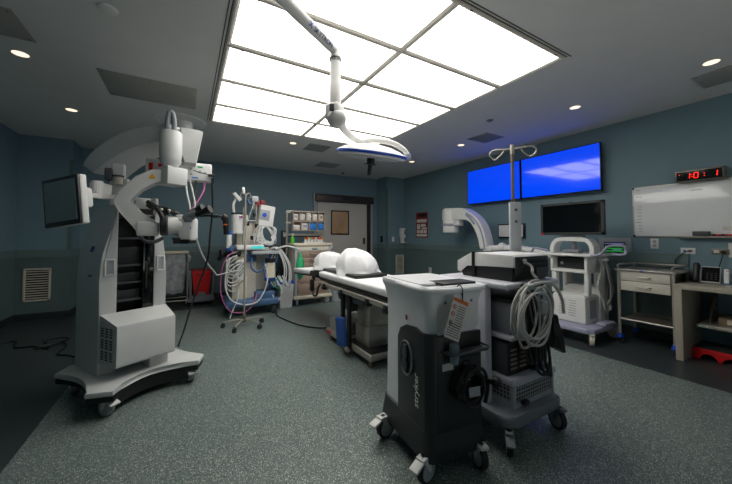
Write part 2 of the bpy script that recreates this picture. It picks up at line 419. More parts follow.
M().lathe((0, 0, 0), [(0, -.02), (.26, -.02), (.30, -.012), (.305, 0), (0, 0)], 40).done('plate', 'white', t)
M().lathe((.04, -.02, 0), [(0, -.15), (.09, -.15), (.1, -.13), (.11, -.02), (0, -.02)], 24).done('hub', 'white', t)

# ------------------------------------------------------------------ surgical lamp
L = thing('surgical_lamp', 'white surgical lamp with blue stripe hanging from a jointed ceiling arm', 'lamp', (0, 0, 0))
A = Vector((-.043, 1.289, 2.495)); K = Vector((.850, 1.870, 2.495)); ad = (K-A).normalized()
M().tube([A, A+ad*.3, K-ad*.02], [.042, .038, .031], 20, k=0).done('support_arm', 'white', L)
m = M(); m.cyl((A.x, A.y, 2.45), (A.x, A.y, H), .06, n=20); m.cyl((A.x, A.y, 2.70), (A.x, A.y, H), .13, n=24); m.done('ceiling_mount', 'white', L)
m = M(); m.lathe((K.x, K.y, 0), [(0, 2.56), (.028, 2.56), (.035, 2.545), (.035, 2.445), (.04, 2.44), (.04, 2.425), (.0355, 2.42), (.0355, 2.27), (.038, 2.265), (.038, 2.13), (.026, 2.12), (0, 2.12)], 24); m.done('column', 'white', L)
M().lathe((K.x, K.y, 0), [(.036, 2.442), (.0425, 2.442), (.0425, 2.430), (.036, 2.430)], 24).done('joint_ring', 'grey_dark', L)
N = Vector((K.x+.01, K.y, 2.055))
m = M(); m.box(N+Vector((-.012, .01, .025)), (.10, .11, .12), rz=30, bev=.03, seg=4); m.ball(N+Vector((0, 0, -.015)), .066, 20, (1, 1, .95)); kn = m.done('knuckle', 'white', L)
M().box(N+Vector((-.055, -.045, .03)), (.03, .008, .05), rz=-30, bev=.003).done('slot', 'grey_dark', kn)
M().tube([(.90, 1.90, 2.04), (.98, 2.0, 2.025), (1.10, 2.09, 2.005), (1.20, 2.12, 1.992)], [.028, .027, .025, .024], 14).done('spring_arm', 'white', L)
M().tube([(1.18, 2.12, 1.992), (1.256, 2.04, 1.998), (1.37, 1.96, 1.975), (1.45, 1.91, 1.92), (1.487, 1.893, 1.86)], [.020, .021, .021, .019, .017], 14).done('yoke', 'white', L)
hc = Vector((1.235, 2.035, 1.885))
rt = Vector((.864, -.503, 0)); fw = Vector((.503, .864, 0))
Rm = (Matrix.Rotation(R(7.5), 3, fw) @ Matrix.Rotation(R(11), 3, rt))
m = M(); m.lathe(hc, [(0, .075), (.06, .073), (.15, .058), (.22, .035), (.262, .012), (.27, .003), (.27, -.006), (.262, -.02), (.23, -.028), (0, -.03)], 48, Rm); hd = m.done('lamp_head', 'white', L)
M().lathe(hc, [(.262, .005), (.272, .006), (.2745, .0), (.272, -.014), (.262, -.014)], 48, Rm).done('blue_stripe', 'blue', hd)
M().lathe(hc, [(0, -.032), (.235, -.0305), (.235, -.026), (0, -.026)], 40, Rm).done('lens', 'grey_light', hd)
m = M(); m.box(Vector((1.478, 1.896, 1.86)), (.05, .05, .055), rz=-30, bev=.012); m.done('yoke_pivot', 'lilac', L)
m = M(); m.lathe(hc, [(0, -.03), (.028, -.03), (.03, -.035), (.03, -.072), (.05, -.075), (.05, -.081), (.017, -.084), (.015, -.15), (.017, -.162), (0, -.164)], 18, Rm); m.done('sterile_handle', 'black', L)
side = Vector((.55, -.8, -.1)); side = (side-ad*side.dot(ad)).normalized(); sup = side.cross(ad).normalized()
def bend(co_):
    s0 = A+ad*(.79+co_.x); r = .0365-.004*(co_.x)/.3+co_.z; a = (co_.y-.018)/.036-.35
    return s0+side*(r*math.cos(a))+sup*(r*math.sin(a))
if sup.z < 0: sup = -sup
text('arm_lettering', 'SKYTRON', .044, 'navy', L, None, .0006, 'LEFT', bend)
text('arm_emblem', 'X', .05, 'blue', L, None, .0006, 'LEFT', lambda c: bend(Vector((c.x-.05, c.y, c.z))))

# ------------------------------------------------------------------ wall screens
def tv(y0, y1, label):
    yc = (y0+y1)/2; t = thing('wall_screen', label, 'screen', (XR, yc, 2.195), 0, 'large wall screens')
    w_, h_ = y1-y0, .66
    X = T((-.105, 0, 0)) @ Matrix.Rotation(R(-.3), 4, 'Y')
    M(X).box((0, 0, 0), (.05, w_, h_), bev=.006).done('housing', 'black', t)
    M(X).box((-.0255, 0, .004), (.004, w_-.024, h_-.03)).done('display', 'tv_blue', t)
    M().box((-.045, 0, 0), (.09, .3, .3), bev=.004).done('wall_bracket', 'black', t)
tv(1.985, 3.135, 'large wall screen glowing plain blue, the right one nearer the whiteboard')
tv(3.155, 4.27, 'large wall screen glowing plain blue, the left one farther from the whiteboard')

# whiteboard, its ledge and what lies on it
t = thing('whiteboard', 'large white dry-erase board with faint notes at its left side', 'whiteboard', (XR, 1.0, 1.55))
M().box((-.012, 0, 0), (.02, 1.37, .61), bev=.003).done('board', 'whiteboard', t)
q = M()
for z in (-.305, .305): q.box((-.014, 0, z), (.026, 1.38, .012))
for y in (-.685, .685): q.box((-.014, y, 0), (.026, .012, .61))
f = q.done('board_frame', 'steel', t)
for z in (-.3, .3): M().box((-.016, .682, z), (.032, .022, .026), bev=.004).done('frame_corner', 'black', f)
M().box((-.05, -.2, -.315), (.085, .96, .014), bev=.003).done('ledge', 'steel_dark', t)
for i, (z, l_) in enumerate([(.275, .05), (.19, .13), (.07, .05), (.03, .08), (-.01, .07), (-.05, .08), (-.09, .07), (-.13, .12), (-.17, .07), (-.205, .07), (-.24, .05), (.218, .09)]):
    n_ = max(2, int(l_/.022)); y0 = .66 if i < 2 else (.16 if i == 11 else .60+l_*.55); l_ = l_ if i in (0, 11) else l_*.5; q = M()
    pts = [(-.0222, y0-l_*k_/(n_*4), z+random.uniform(-.0035, .0035)) for k_ in range(n_*4+1)]
    q.tube(pts, .0022, 5, k=0); q.done('handwriting', 'ink', t)
o = M().box((XR-.055, 1.085, 1.277), (.05, .13, .05), bev=.006).done('board_eraser', 'grey_dark'); tag(o, 'dark grey felt eraser on the whiteboard ledge', 'eraser')
for y, m_, lb in ((.95, 'red', 'red marker pen on the whiteboard ledge, nearer the eraser'), (.885, 'red', 'red marker pen on the whiteboard ledge, farther from the eraser')):
    q = M(); q.cyl((XR-.05, y-.05, 1.262), (XR-.05, y+.03, 1.262), .009, n=10); o = q.done('marker_pen', 'red'); tag(o, lb, 'marker', 'marker pens on the ledge')
    M().cyl((XR-.05, y+.03, 1.262), (XR-.05, y+.052, 1.262), .0095, n=10).done('pen_cap', 'black', o)
t = thing('wall_notice', 'white paper notice pinned on the wall at the right edge', 'paper', (XR, .845, 1.10))
M().box((-.003, 0, 0), (.004, .11, .15)).done('sheet', 'paper', t)
t = thing('memo_strip', 'white paper memo strip stuck to the lower whiteboard', 'paper', (XR-.023, .84, 1.33))
M().box((-.002, 0, 0), (.002, .18, .045)).done('sheet', 'paper', t)

# digital timer
t = thing('digital_timer', 'black digital wall timer with red digits above the whiteboard', 'clock', (XR, 1.078, 1.925))
X = T((-.06, 0, 0)) @ Matrix.Rotation(R(-5), 4, 'Y')
M(X).box((0, 0, 0), (.1, .38, .13), bev=.006).done('case', 'steel_dark', t)
M(X).box((-.05, 0, 0), (.006, .352, .10)).done('display', 'black_gloss', t)
def seg7(ch, yc, hgt=.056, wd=.032):
    q = M(X); s = .0085; x = -.0545
    mp = {'0': 'abcdef', '1': 'bc'}[ch]
    P = {'a': (0, hgt/2, wd, s), 'd': (0, -hgt/2, wd, s), 'g': (0, 0, wd, s), 'b': (-wd/2, hgt/4, s, hgt/2), 'c': (-wd/2, -hgt/4, s, hgt/2), 'f': (wd/2, hgt/4, s, hgt/2), 'e': (wd/2, -hgt/4, s, hgt/2)}
    for k_ in mp:
        dy, dz, a, b = P[k_]; q.box((x, yc+dy+dz*.12*-1, dz), (.002, a*.92, b*.92))
    q.done('digit', 'led_red', t)
seg7('1', .083); seg7('0', .018); seg7('1', -.124)
for y, z in ((-.046, .012), (-.046, -.014), (.150, .02), (.050, -.012), (.050, .012)): M(X).box((-.0545, y, z), (.002, .008, .008)).done('dot', 'led_red', t)

# wall control panel
t = thing('wall_control_panel', 'grey wall control panel with small green and purple screen', 'control panel', (XR, 1.90, 1.095))
M().box((-.008, 0, 0), (.016, .36, .26), bev=.003).done('plate', 'grey_light', t)
M().box((-.018, -.0, .0), (.006, .24, .15)).done('display', 'black', t)
q = M()
for i, z in enumerate((.015, -.012, -.045)): q.box((-.0215, -.0, z), (.002, .21-.03*(i % 2), .014))
q.done('status_line', 'screen_green', t)
q = M(); q.box((-.0215, .0, .055), (.002, .225, .012)); q.box((-.0215, -.03, -.028), (.002, .1, .01)); q.done('status_bar', 'screen_lilac', t)

# outlets
def outlet(y, z, w_, h_, m_, label, nm='wall_outlet'):
    t = thing(nm, label, 'outlet', (XR, y, z)); M().box((-.004, 0, 0), (.008, w_, h_), bev=.002).done('cover_plate', m_, t); return t
t = outlet(1.495, 1.158, .075, .125, 'white', 'white upright wall outlet below the left end of the whiteboard')
for z in (.025, -.025):
    M().box((-.009, 0, z), (.003, .03, .03), bev=.001).done('socket', 'grey_light', t)
t = outlet(1.205, 1.08, .12, .07, 'white', 'white wide wall outlet with a blue jack below the whiteboard')
M().box((-.009, .028, 0), (.003, .02, .02)).done('jack', 'blue', t); M().box((-.009, -.02, 0), (.003, .03, .02)).done('socket', 'grey_dark', t)
o = M().tube([(XR-.01, 1.19, 1.08), (XR-.04, 1.20, 1.08), (XR-.05, 1.25, 1.04), (XR-.05, 1.30, .97), (XR-.06, 1.29, .90)], .006, 6).done('wall_cable', 'black'); tag(o, 'short black cable from the wide white outlet down behind the steel cart', 'cable')
t = outlet(.957, 1.08, .13, .06, 'steel_dark', 'steel wall outlet with a black plug above the phone')
M().box((-.02, -.02, 0), (.03, .03, .03), bev=.004).done('plug', 'black', t); M().box((-.011, .028, 0), (.006, .04, .03), bev=.002).done('socket', 'white', t)
M().tube([(-.03, -.02, 0), (-.05, -.02, -.05), (-.04, .0, -.13), (-.06, .02, -.22)], .004, 6).done('cord', 'black', t)
t = outlet(5.52, .45, .09, .13, 'white', 'small white outlet low on the right wall beyond the operating table'); M().box((-.009, 0, 0), (.003, .04, .05), bev=.001).done('socket', 'grey_light', t)
t = outlet(4.61, .62, .09, .20, 'white', 'white outlet low on the right wall behind the C-arm'); M().box((-.009, 0, .03), (.003, .04, .05), bev=.001).done('socket', 'grey_light', t)
# sanitiser, switches, grilles, poster on the far corner
t = thing('soap_dispenser', 'white wall soap dispenser in the far right corner', 'dispenser', (4.845, YC, 1.28))
M().box((0, -.06, .05), (.14, .12, .26), bev=.03, seg=3).done('housing', 'white', t)
M().box((0, -.05, -.14), (.08, .08, .12), bev=.01).done('nozzle', 'white', t); M().box((0, -.1, -.205), (.15, .13, .016), bev=.005).done('drip_tray', 'white', t)
M().box((.03, -.121, .06), (.05, .006, .12), bev=.002).done('window', 'grey_mid', t)
t = thing('light_switch', 'white light switch beside the soap dispenser', 'switch', (4.585, YC, 1.17)); M().box((0, -.004, 0), (.075, .008, .12), bev=.002).done('cover_plate', 'white', t); M().box((0, -.009, 0), (.03, .004, .06), bev=.001).done('rocker', 'white_warm', t)
t = thing('card_reader', 'narrow black wall reader right of the door', 'reader', (4.39, 6.72, 1.17)); M().box((-.015, 0, 0), (.03, .07, .16), bev=.004).done('body', 'black', t)
def grille(x, w_, h_, z, n_, label):
    t = thing('wall_vent', label, 'vent', (x, YC-.006, z)); q = M()
    for a, b in (((-w_/2, -.02, -h_/2), (-w_/2+.025, 0, h_/2)), ((w_/2-.025, -.02, -h_/2), (w_/2, 0, h_/2)), ((-w_/2, -.02, h_/2-.025), (w_/2, 0, h_/2)), ((-w_/2, -.02, -h_/2), (w_/2, 0, -h_/2+.025))): q.ext(a, b, bev=.002)
    q.done('frame', 'white_warm', t); q = M()
    for i in range(n_): q.box((0, -.008, -h_/2+.03+(h_-.06)*(i+.5)/n_), (w_-.05, .018, .006), rx=38)
    q.done('louvre', 'white_warm', t); M().box((0, -.001, 0), (w_-.05, .002, h_-.05)).done('back_plate', 'black', t)
grille(-1.913, .30, .49, .522, 12, 'white louvred wall vent low in the dark left corner')
grille(4.785, .25, .48, .522, 14, 'white louvred wall vent low in the far right corner')
t = thing('wall_poster', 'red wall poster with white boxes near the far right corner', 'poster', (XR, 5.81, 1.517))
M().box((-.004, 0, 0), (.006, .43, .61)).done('sheet', 'red_dark', t)
q = M()
M().box((-.008, -.02, .235), (.002, .30, .085)).done('title_block', 'black', t)
for y, z, a, b in ((-.0, .10, .36, .075), (.115, -.04, .12, .12), (-.055, -.01, .17, .07), (-.1, -.085, .19, .04), (.13, -.16, .1, .08), (.0, -.16, .12, .08), (-.13, -.16, .1, .08), (0, -.25, .38, .055)): q.box((-.008, y, z), (.002, a, b))
q.done('text_block', 'paper', t)
t = thing('wall_monitor', 'small black-framed wall monitor with a pale painted reflection behind the pole', 'screen', (XR, 3.40, 1.34))
M().box((-.03, 0, 0), (.05, .50, .25), bev=.006).done('housing', 'black', t); M().box((-.057, 0, 0), (.004, .46, .205)).done('display', 'white', t)  # ceiling light's reflection painted in as a plain white display
M().box((-.06, 0, .07), (.003, .44, .06)).done('reflection_strip', 'white', t) if 0 else None

# ------------------------------------------------------------------ surgical microscope
SC = Vector((-.35, 3.22, 0)); SL = RZ(29); SW = T(-SC)
sm = thing('surgical_microscope', 'tall white surgical microscope on a wheeled base with overhead arm and side monitor', 'microscope', SC)
def qb(a, c, b, n=8): return [((1-t)**2*a[0]+2*t*(1-t)*c[0]+t*t*b[0], (1-t)**2*a[1]+2*t*(1-t)*c[1]+t*t*b[1]) for t in [i/n for i in range(n+1)]]
def wing(f, z0, z1, nm, m, bev):
    a, b = .415*f, .41*f; e = .115
    P = []
    P += qb((-a+e, -b), (0, -b+.33), (a-e, -b)); P += qb((a, -b+e), (a-.12, 0), (a, b-e)); P += qb((a-e, b), (0, b-.16), (-a+e, b)); P += qb((-a, b-e), (-a+.14, 0), (-a, -b+e))
    return M(SL).prism(P, 'z', z0, z1, bev=bev).done(nm, m, sm)
wing(1, .155, .195, 'base_cover', 'scope_white', .012); wing(.985, .118, .155, 'base_plate', 'black', 0)
q = M(SL); q.prism(qb((-.25, -.33), (0, -.16), (.25, -.33))+[(.25, .3), (-.25, .3)], 'z', .05, .12); q.done('base_tray', 'black', sm)
for x, y, a in ((-.29, -.32, 40), (.29, -.31, 10), (-.29, .31, 200), (.29, .31, 150)):
    p = SL @ Vector((x, y, 0)); caster(sm, p.x, p.y, .055, .05, 'grey_light', 'white', .12, a, 'wheel_grey', 'white')
lo = [(-.27, .165), (-.27, .90), (-.265, 1.02), (-.252, 1.12), (-.225, 1.22), (-.20, 1.31), (-.182, 1.40), (-.172, 1.46), (-.170, 1.50), (-.155, 1.50), (-.155, .165)]
M(SL).prism(lo, 'y', -.05, .40, bev=.012, seg=3).done('side_shell', 'scope_white', sm)
hi = [(.205, .165), (.205, .86), (.20, 1.0), (.19, 1.1), (.172, 1.22), (.15, 1.34), (.135, 1.44), (.13, 1.575), (.105, 1.575), (.105, .165)]
M(SL).prism(hi, 'y', -.05, .40, bev=.012, seg=3).done('side_shell', 'scope_white', sm)
M(SL).ext((-.02, .02, 1.44), (.115, .36, 1.578), bev=.012).done('top_cover', 'scope_white', sm)
q = M(SL); q.ext((-.157, .1, .165), (.107, .39, 1.47)); q.ext((-.157, -.02, 1.40), (.107, .12, 1.48)); q.done('equipment_bay', 'black', sm)
M(SL).ext((.025, -.045, .5), (.107, .1, 1.43), bev=.004).done('bay_door', 'black_gloss', sm)
for z in (.72, .86, 1.0, 1.22): M(SL).ext((-.156, -.02, z), (.025, .1, z+.018), bev=.003).done('shelf', 'grey_dark', sm)
for z, h in ((.74, .07), (.88, .07), (1.02, .14)): M(SL).ext((-.14, -.0, z), (.02, .1, z+h), bev=.004).done('module', 'charcoal', sm)
for x0, x1, z in ((-.245, -.175, 1.0), (.12, .185, 1.01)):
    q = M(SL); zz = z-.06
    for a, b in (((x0, -.064, zz), (x0+.012, -.045, zz+.13)), ((x1-.012, -.064, zz), (x1, -.045, zz+.13)), ((x0, -.064, zz+.118), (x1, -.045, zz+.13)), ((x0, -.064, zz), (x1, -.045, zz+.012))): q.ext(a, b, bev=.004)
    g = q.done('grip_pocket', 'white', sm); M(SL).ext((x0+.01, -.054, zz+.01), (x1-.01, -.05, zz+.12)).done('pocket_floor', 'grey_light', g)
M(SL).ext((-.2705, .06, .98), (-.262, .085, 1.03)).done('badge', 'navy', sm) if 0 else None
q = M(SL); q.box((-.2485, .16, 1.145), (.006, .05, .045), ry=14); q.done('badge', 'navy', sm)
q = M(SL); q.ext((-.2725, .1, .93), (-.269, .15, .945)); q.done('side_label', 'grey_dark', sm)
# front box with sloped lid and vents
P = [(-.05, .285), (-.26, .285), (-.27, .30), (-.27, .572), (-.262, .588), (-.05, .65)]
b = M(SL)
V0 = [(-.26, p[0], p[1]) for p in P]; V1 = [(.205, p[0], p[1]) for p in P]
V0 = [(-.26 if p[0] > -.2 else -.232, p[0], p[1]) for p in P]; V1 = [(.205 if p[0] > -.2 else .175, p[0], p[1]) for p in P]
b.ring([V0, V1]); fb = b.done('power_housing', 'scope_white', sm, 30)
q = M(SL)
for i in range(3):
    for j in range(12):
        y = -.09-.055*i; z = .33+j*.0185+(j//4)*.012
        x = -.262+(.05+y)*(-.127)
        q.box((x+0.0, y, z), (.004, .036, .008), rz=0)
q.done('vent_slots', 'charcoal', fb)
M(SL).ext((.02, -.2, .19), (.16, -.05, .29), bev=.01).done('foot_block', 'scope_white', sm)
# mast and arch
m = M(SW)
m.rect([(-.495, 3.33, 1.5), (-.495, 3.33, 1.735)], .13, .12, (0, 1, 0), bev=.2); m.rect([(-.505, 3.33, 1.70), (-.505, 3.33, 1.86)], .085, .10, (0, 1, 0), bev=.2); m.done('mast', 'scope_white', sm)
m = M(SW); m.cyl((-.50, 3.26, 1.68), (-.50, 3.26, 1.74), .034, n=18); m.done('mast_collar', 'white_warm', sm)
m = M(SW); m.cyl((-.50, 3.26, 1.74), (-.50, 3.26, 1.755), .042, n=18); m.box((-.56, 3.29, 1.76), (.05, .12, .10), bev=.01); m.done('mast_joint', 'grey_dark', sm)
out = [(.895, 1.874), (.79, 1.984), (.602, 2.088), (.396, 2.152), (.195, 2.173), (.048, 2.179), (.0, 2.179)]
inn = [(.0, 2.035), (.045, 2.037), (.241, 2.027), (.412, 1.99), (.575, 1.921), (.689, 1.857), (.778, 1.799)]
ap = cat([(*p, 0) for p in out], 4)+cat([(*p, 0) for p in inn], 4)
XA = SW @ Matrix(((-.75, .661, 0, -.13), (.661, .75, 0, 3.0), (0, 0, 1, 0), (0, 0, 0, 1)))
m = M(XA); m.prism([(p.x, p.y) for p in ap], 'y', 0, .30, bev=.012); m.done('overhead_arm', 'scope_white', sm)
m = M(SW); m.lathe((-.118, 2.94, 0), [(0, 2.095), (.07, 2.095), (.08, 2.082), (.08, 1.92), (.076, 1.88), (.073, 1.84), (.058, 1.82), (.054, 1.78), (0, 1.78)], 28); m.done('arm_joint', 'scope_white', sm)
m = M(SW); m.prism([(-.06, 2.168), (.075, 2.168), (.114, 2.156), (.066, 1.872), (-.028, 1.872), (-.045, 1.95)], 'y', 3.01, 3.20, bev=.010); m.done('counterweight_arm', 'scope_white', sm)
M(SW).tube([(-.142, 2.97, 2.07), (-.145, 2.97, 2.18), (-.138, 2.97, 2.245), (-.124, 2.97, 2.268), (-.109, 2.97, 2.245), (-.101, 2.97, 2.18), (-.099, 2.97, 2.07)], .0195, 12).done('cable_conduit', 'grey_mid', sm)
# head bracket and display box
m = M(SW); m.box((-.112, 2.98, 1.735), (.17, .17, .145), rz=35, bev=.010); m.done('bracket', 'scope_white', sm)
m = M(SW); m.box((-.055, 3.2, 1.825), (.50, .12, .16), bev=.014, seg=3); eb = m.done('control_box', 'white', sm)
for x in (-.265, -.20): M(SW).box((x, 3.135, 1.835), (.028, .014, .06), bev=.003).done('safety_switch', 'red', eb)
q = M(SW); q.box((.06, 3.138, 1.77), (.05, .004, .012)); q.done('blue_strip', 'blue_glove', eb)
q = M(SW); q.box((.10, 3.138, 1.87), (.04, .004, .014)); q.done('green_strip', 'green', eb)
q = M(SW)
for x, z in ((.03, 1.85), (.03, 1.80), (.14, 1.82), (.10, 1.83)): q.box((x, 3.138, z), (.018, .006, .018), bev=.002)
q.done('port', 'grey_light', eb)
q = M(SW); q.tube([(.05, 3.13, 1.835), (.09, 3.1, 1.815), (.15, 3.1, 1.805), (.2, 3.12, 1.80)], .004, 6); q.box((.19, 3.125, 1.80), (.05, .03, .022), bev=.004); q.box((.2, 3.13, 1.755), (.02, .02, .05)); q.done('connector', 'black', eb)
m = M(SW); m.prism([(-.262, 1.70), (-.215, 1.70), (-.238, 1.742)], 'y', 2.925, 2.93); m.done('warning_triangle', 'yellow', sm)
# lower C-shaped carrier
op = [(-.13, 1.79), (-.245, 1.775), (-.345, 1.71), (-.43, 1.605), (-.482, 1.52), (-.478, 1.49), (-.44, 1.435), (-.345, 1.335), (-.325, 1.25), (-.20, 1.25), (-.19, 1.355), (-.225, 1.36), (-.31, 1.44), (-.385, 1.515), (-.375, 1.545), (-.315, 1.62), (-.245, 1.67), (-.13, 1.69)]
m = M(SW); m.prism(op, 'y', 2.93, 3.07, bev=.014, seg=3); m.done('carrier_arm', 'scope_white', sm)
m = M(SW); m.box((-.26, 2.97, 1.305), (.14, .12, .11), bev=.012); m.done('carrier_knuckle', 'scope_white', sm)
Q = Matrix(((0, 0, 1), (1, 0, 0), (0, 1, 0)))
m = M(SW); m.lathe((-.15, 2.96, 1.345), [(.04, -.03), (.085, -.03), (.095, -.02), (.095, .015), (.085, .025), (.04, .025)], 28, Q); m.done('rotation_ring', 'charcoal', sm)
m = M(SW); m.tube([(-.31, 2.93, 1.25), (-.27, 2.9, 1.21), (-.21, 2.9, 1.205), (-.155, 2.91, 1.235)], .014, 10); m.done('ring_cable', 'grey_dark', sm)
m = M(SW); m.cyl((-.14, 2.96, 1.335), (-.03, 2.96, 1.33), .075, n=24); m.box((-.05, 2.96, 1.41), (.05, .06, .03), bev=.006); m.done('optics_barrel', 'white', sm)
# microscope body
m = M(SW); m.box((.012, 2.95, 1.305), (.115, .14, .19), rz=-22, bev=.022, seg=3); hb = m.done('optics_head', 'white', sm)
m = M(SW); m.box((-.01, 2.94, 1.205), (.125, .13, .035), rz=-22, bev=.008); m.prism([(-.10, 1.235), (-.04, 1.235), (-.04, 1.19), (-.075, 1.19)], 'y', 2.88, 3.0); m.done('objective', 'black', hb)
m = M(SW); m.box((.022, 2.876, 1.315), (.026, .005, .026), rz=-22); m.done('badge', 'blue', hb)
m = M(SW); m.tube([(-.0, 2.92, 1.385), (.04, 2.89, 1.42), (.075, 2.87, 1.44)], [.04, .037, .034], 16); m.box((.02, 2.9, 1.385), (.06, .07, .05), rz=-22, bev=.01); bt = m.done('binocular_tube', 'grey_mid', sm)
for i, (x, y, z) in enumerate(((.05, 2.9, 1.45), (.10, 2.83, 1.435))):
    m = M(SW); d = Vector((.07, -.05, .035)); p = Vector((x, y, z)); m.cyl(p-d*.4, p+d*.55, .023, .026, 16); m.cyl(p+d*.55, p+d*.95, .031, .033, 16); m.done('eyepiece', 'black', bt)
m = M(SW)
for p, d in (((-.27, 2.95, 1.50), (.05, 0, -.03)), ((-.22, 2.93, 1.47), (.07, -.02, -.01)), ((-.16, 2.92, 1.455), (.06, 0, -.005)), ((-.11, 2.93, 1.44), (.05, .02, -.01)), ((-.19, 2.9, 1.44), (.05, .0, .02))):
    p = Vector(p); m.tube([p, p+Vector(d)], [.016, .02], 10, k=0); m.ball(p+Vector(d)*.5, .023, 10)
m.tube([(-.27, 2.95, 1.52), (-.2, 2.94, 1.48), (-.1, 2.93, 1.455)], .016, 10); m.done('drive_cluster', 'black', sm)
m = M(SW)
for p in ((-.17, 2.885, 1.455), (-.12, 2.9, 1.45)): m.ball(p, .014, 8)
m.box((-.205, 2.89, 1.43), (.035, .02, .012)); m.done('drive_ring', 'steel', sm)
m = M(SW); m.tube([(-.245, 2.95, 1.50), (-.20, 2.9, 1.46), (-.165, 2.885, 1.40), (-.165, 2.88, 1.33)], [.014, .017, .018, .013], 10); m.done('drive_shroud', 'black', sm)
m = M(SW); m.tube([(.10, 2.9, 1.415), (.17, 2.87, 1.42), (.235, 2.85, 1.415), (.27, 2.85, 1.405)], .009, 8); m.box((.2, 2.86, 1.415), (.06, .03, .026), bev=.006); hd = m.done('handle_bar', 'black', sm)
m = M(SW); m.tube([(.262, 2.85, 1.42), (.282, 2.85, 1.405), (.288, 2.85, 1.35), (.292, 2.85, 1.262)], [.018, .025, .023, .021], 12); m.ball((.275, 2.85, 1.40), .026, 12); m.done('hand_grip', 'black', hd)
m = M(SW); m.box((.283, 2.823, 1.345), (.034, .006, .012)); m.done('grip_marks', 'orange', hd)
# monitor on its arm
mx = SW @ T((-.728, 2.83, 1.482)) @ RZ(-45.3) @ Matrix.Rotation(R(-6), 4, 'Y') @ Matrix.Rotation(R(1.5), 4, 'X')
m = M(mx); m.box((0, .026, 0), (.345, .045, .335), bev=.012, seg=3); mo = m.done('monitor_housing', 'white', sm)
m = M(mx); m.box((0, -.0, 0), (.338, .016, .328), bev=.004); m.done('monitor_bezel', 'charcoal', mo)
m = M(mx); m.box((0, -.0095, .003), (.292, .004, .275)); m.done('monitor_screen', 'scope_screen', mo)
m = M(mx); m.box((.06, .075, .02), (.16, .06, .14), bev=.02); m.done('monitor_back', 'white', mo)
m = M(SW); m.rect([(-.63, 2.93, 1.545), (-.56, 3.05, 1.552), (-.47, 3.15, 1.555)], .07, .035, (0, 0, 1), bev=.2); m.rect([(-.60, 2.98, 1.61), (-.53, 3.08, 1.60)], .06, .09, (0, 0, 1), bev=.2); m.cyl((-.58, 3.0, 1.53), (-.58, 3.0, 1.66), .035, n=16); m.done('monitor_arm', 'white', sm)
# hanging cables of the microscope
def cab(pts, r, m_, par=sm, nm='cable', X=SW): return M(X).tube(pts, r, 7).done(nm, m_, par)
cab([(-.01, 3.14, 1.75), (0, 3.05, 1.62), (.02, 3.0, 1.52), (.03, 2.98, 1.44)], .008, 'hose_white')
cab([(.02, 3.14, 1.75), (.05, 3.05, 1.6), (.06, 3.0, 1.5), (.04, 2.98, 1.42)], .007, 'hose_white')
cab([(.07, 3.16, 1.75), (.06, 3.1, 1.6), (.03, 3.0, 1.5)], .007, 'black')
cab([(.135, 3.16, 1.75), (.13, 3.1, 1.66), (.07, 3.02, 1.53), (.02, 2.98, 1.46)], .007, 'magenta')
cab([(.198, 3.14, 1.74), (.205, 3.14, 1.5), (.19, 3.16, 1.25), (.17, 3.2, 1.02), (.06, 3.35, .62), (.0, 3.5, .35), (-.05, 3.6, .16)], .0085, 'black')
o = cab([(.07, 2.95, 1.24), (.12, 3.1, 1.1), (.2, 3.5, .96), (.30, 4.0, .82), (.36, 4.5, .74), (.5, 5.0, .70), (.66, 5.1, .72)], .008, 'hose_white', None, 'video_cable', None); tag(o, 'thin white cable sagging from the microscope head to the anaesthesia machine', 'cable')
o = M().tube([(XL+.02, 5.3, .25), (-1.9, 5.21, .012), (-1.724, 5.27, .008), (-1.63, 4.98, .008), (-1.457, 4.92, .008), (-1.30, 4.75, .008), (-1.36, 4.95, .010), (-1.43, 5.1, .010), (-1.30, 5.16, .012), (-1.2, 5.05, .014), (-1.3, 4.85, .02), (-1.42, 4.8, .012), (-1.25, 4.95, .020), (-1.15, 4.75, .008), (-1.15, 4.48, .008), (-.99, 4.32, .008), (-.62, 3.8, .008), (-.5, 3.56, .008), (-.45, 3.45, .06)], .009, 7).done('power_cable', 'black'); tag(o, 'black power cable coiled on the floor left of the microscope', 'cable')

# ------------------------------------------------------------------ linen hamper and red bin at the back wall
t = thing('linen_hamper', 'chrome laundry hamper with cream lid and clear plastic bag', 'hamper', (-.18, 6.62, 0))
M().box((0, 0, .955), (.46, .40, .035), bev=.012).done('lid', 'cream', t)
q = M()
for sx in (-1, 1):
    for sy in (-1, 1): q.cyl((sx*.215, sy*.18, .06), (sx*.215, sy*.18, .94), .011, n=10)
    q.cyl((sx*.215, -.18, .1), (sx*.215, .18, .1), .011, n=10)
for sy in (-1, 1): q.cyl((-.215, sy*.18, .1), (.215, sy*.18, .1), .011, n=10)
q.done('frame', 'steel', t)
pr = []
q = M(); n = 40
for i in range(15):
    z = .94-.72*i/14; s = .93+.10*math.sin(i*.45)-(.25 if i == 14 else .1*(i == 13)); lp = []
    for j in range(n):
        a = 2*math.pi*j/n; e = abs(math.cos(a))**4+abs(math.sin(a))**4; e = e**-.25
        w_ = 1+.035*math.sin(a*9+i*.5)+.02*math.sin(a*17-i)
        lp.append((.2*e*math.cos(a)*s*w_, .165*e*math.sin(a)*s*w_, z+.01*math.sin(a*5)))
    pr.append(lp)
q.ring(pr); q.tube([(.2, -.17, .92), (.235, -.18, .86), (.225, -.18, .80), (.2, -.17, .83)], [.02, .035, .03, .01], 8); q.done('plastic_bag', 'plastic_clear', t)
for sx in (-1, 1):
    for sy in (-1, 1): caster(t, sx*.2, sy*.165, .028, .02, 'grey_dark', 'steel', .07, 20*sx)
t = thing('waste_bin', 'red waste bin standing in a dark grey wheeled dolly', 'bin', (.265, 6.62, 0))
bx = [(.145, .0), (.145, .0)]
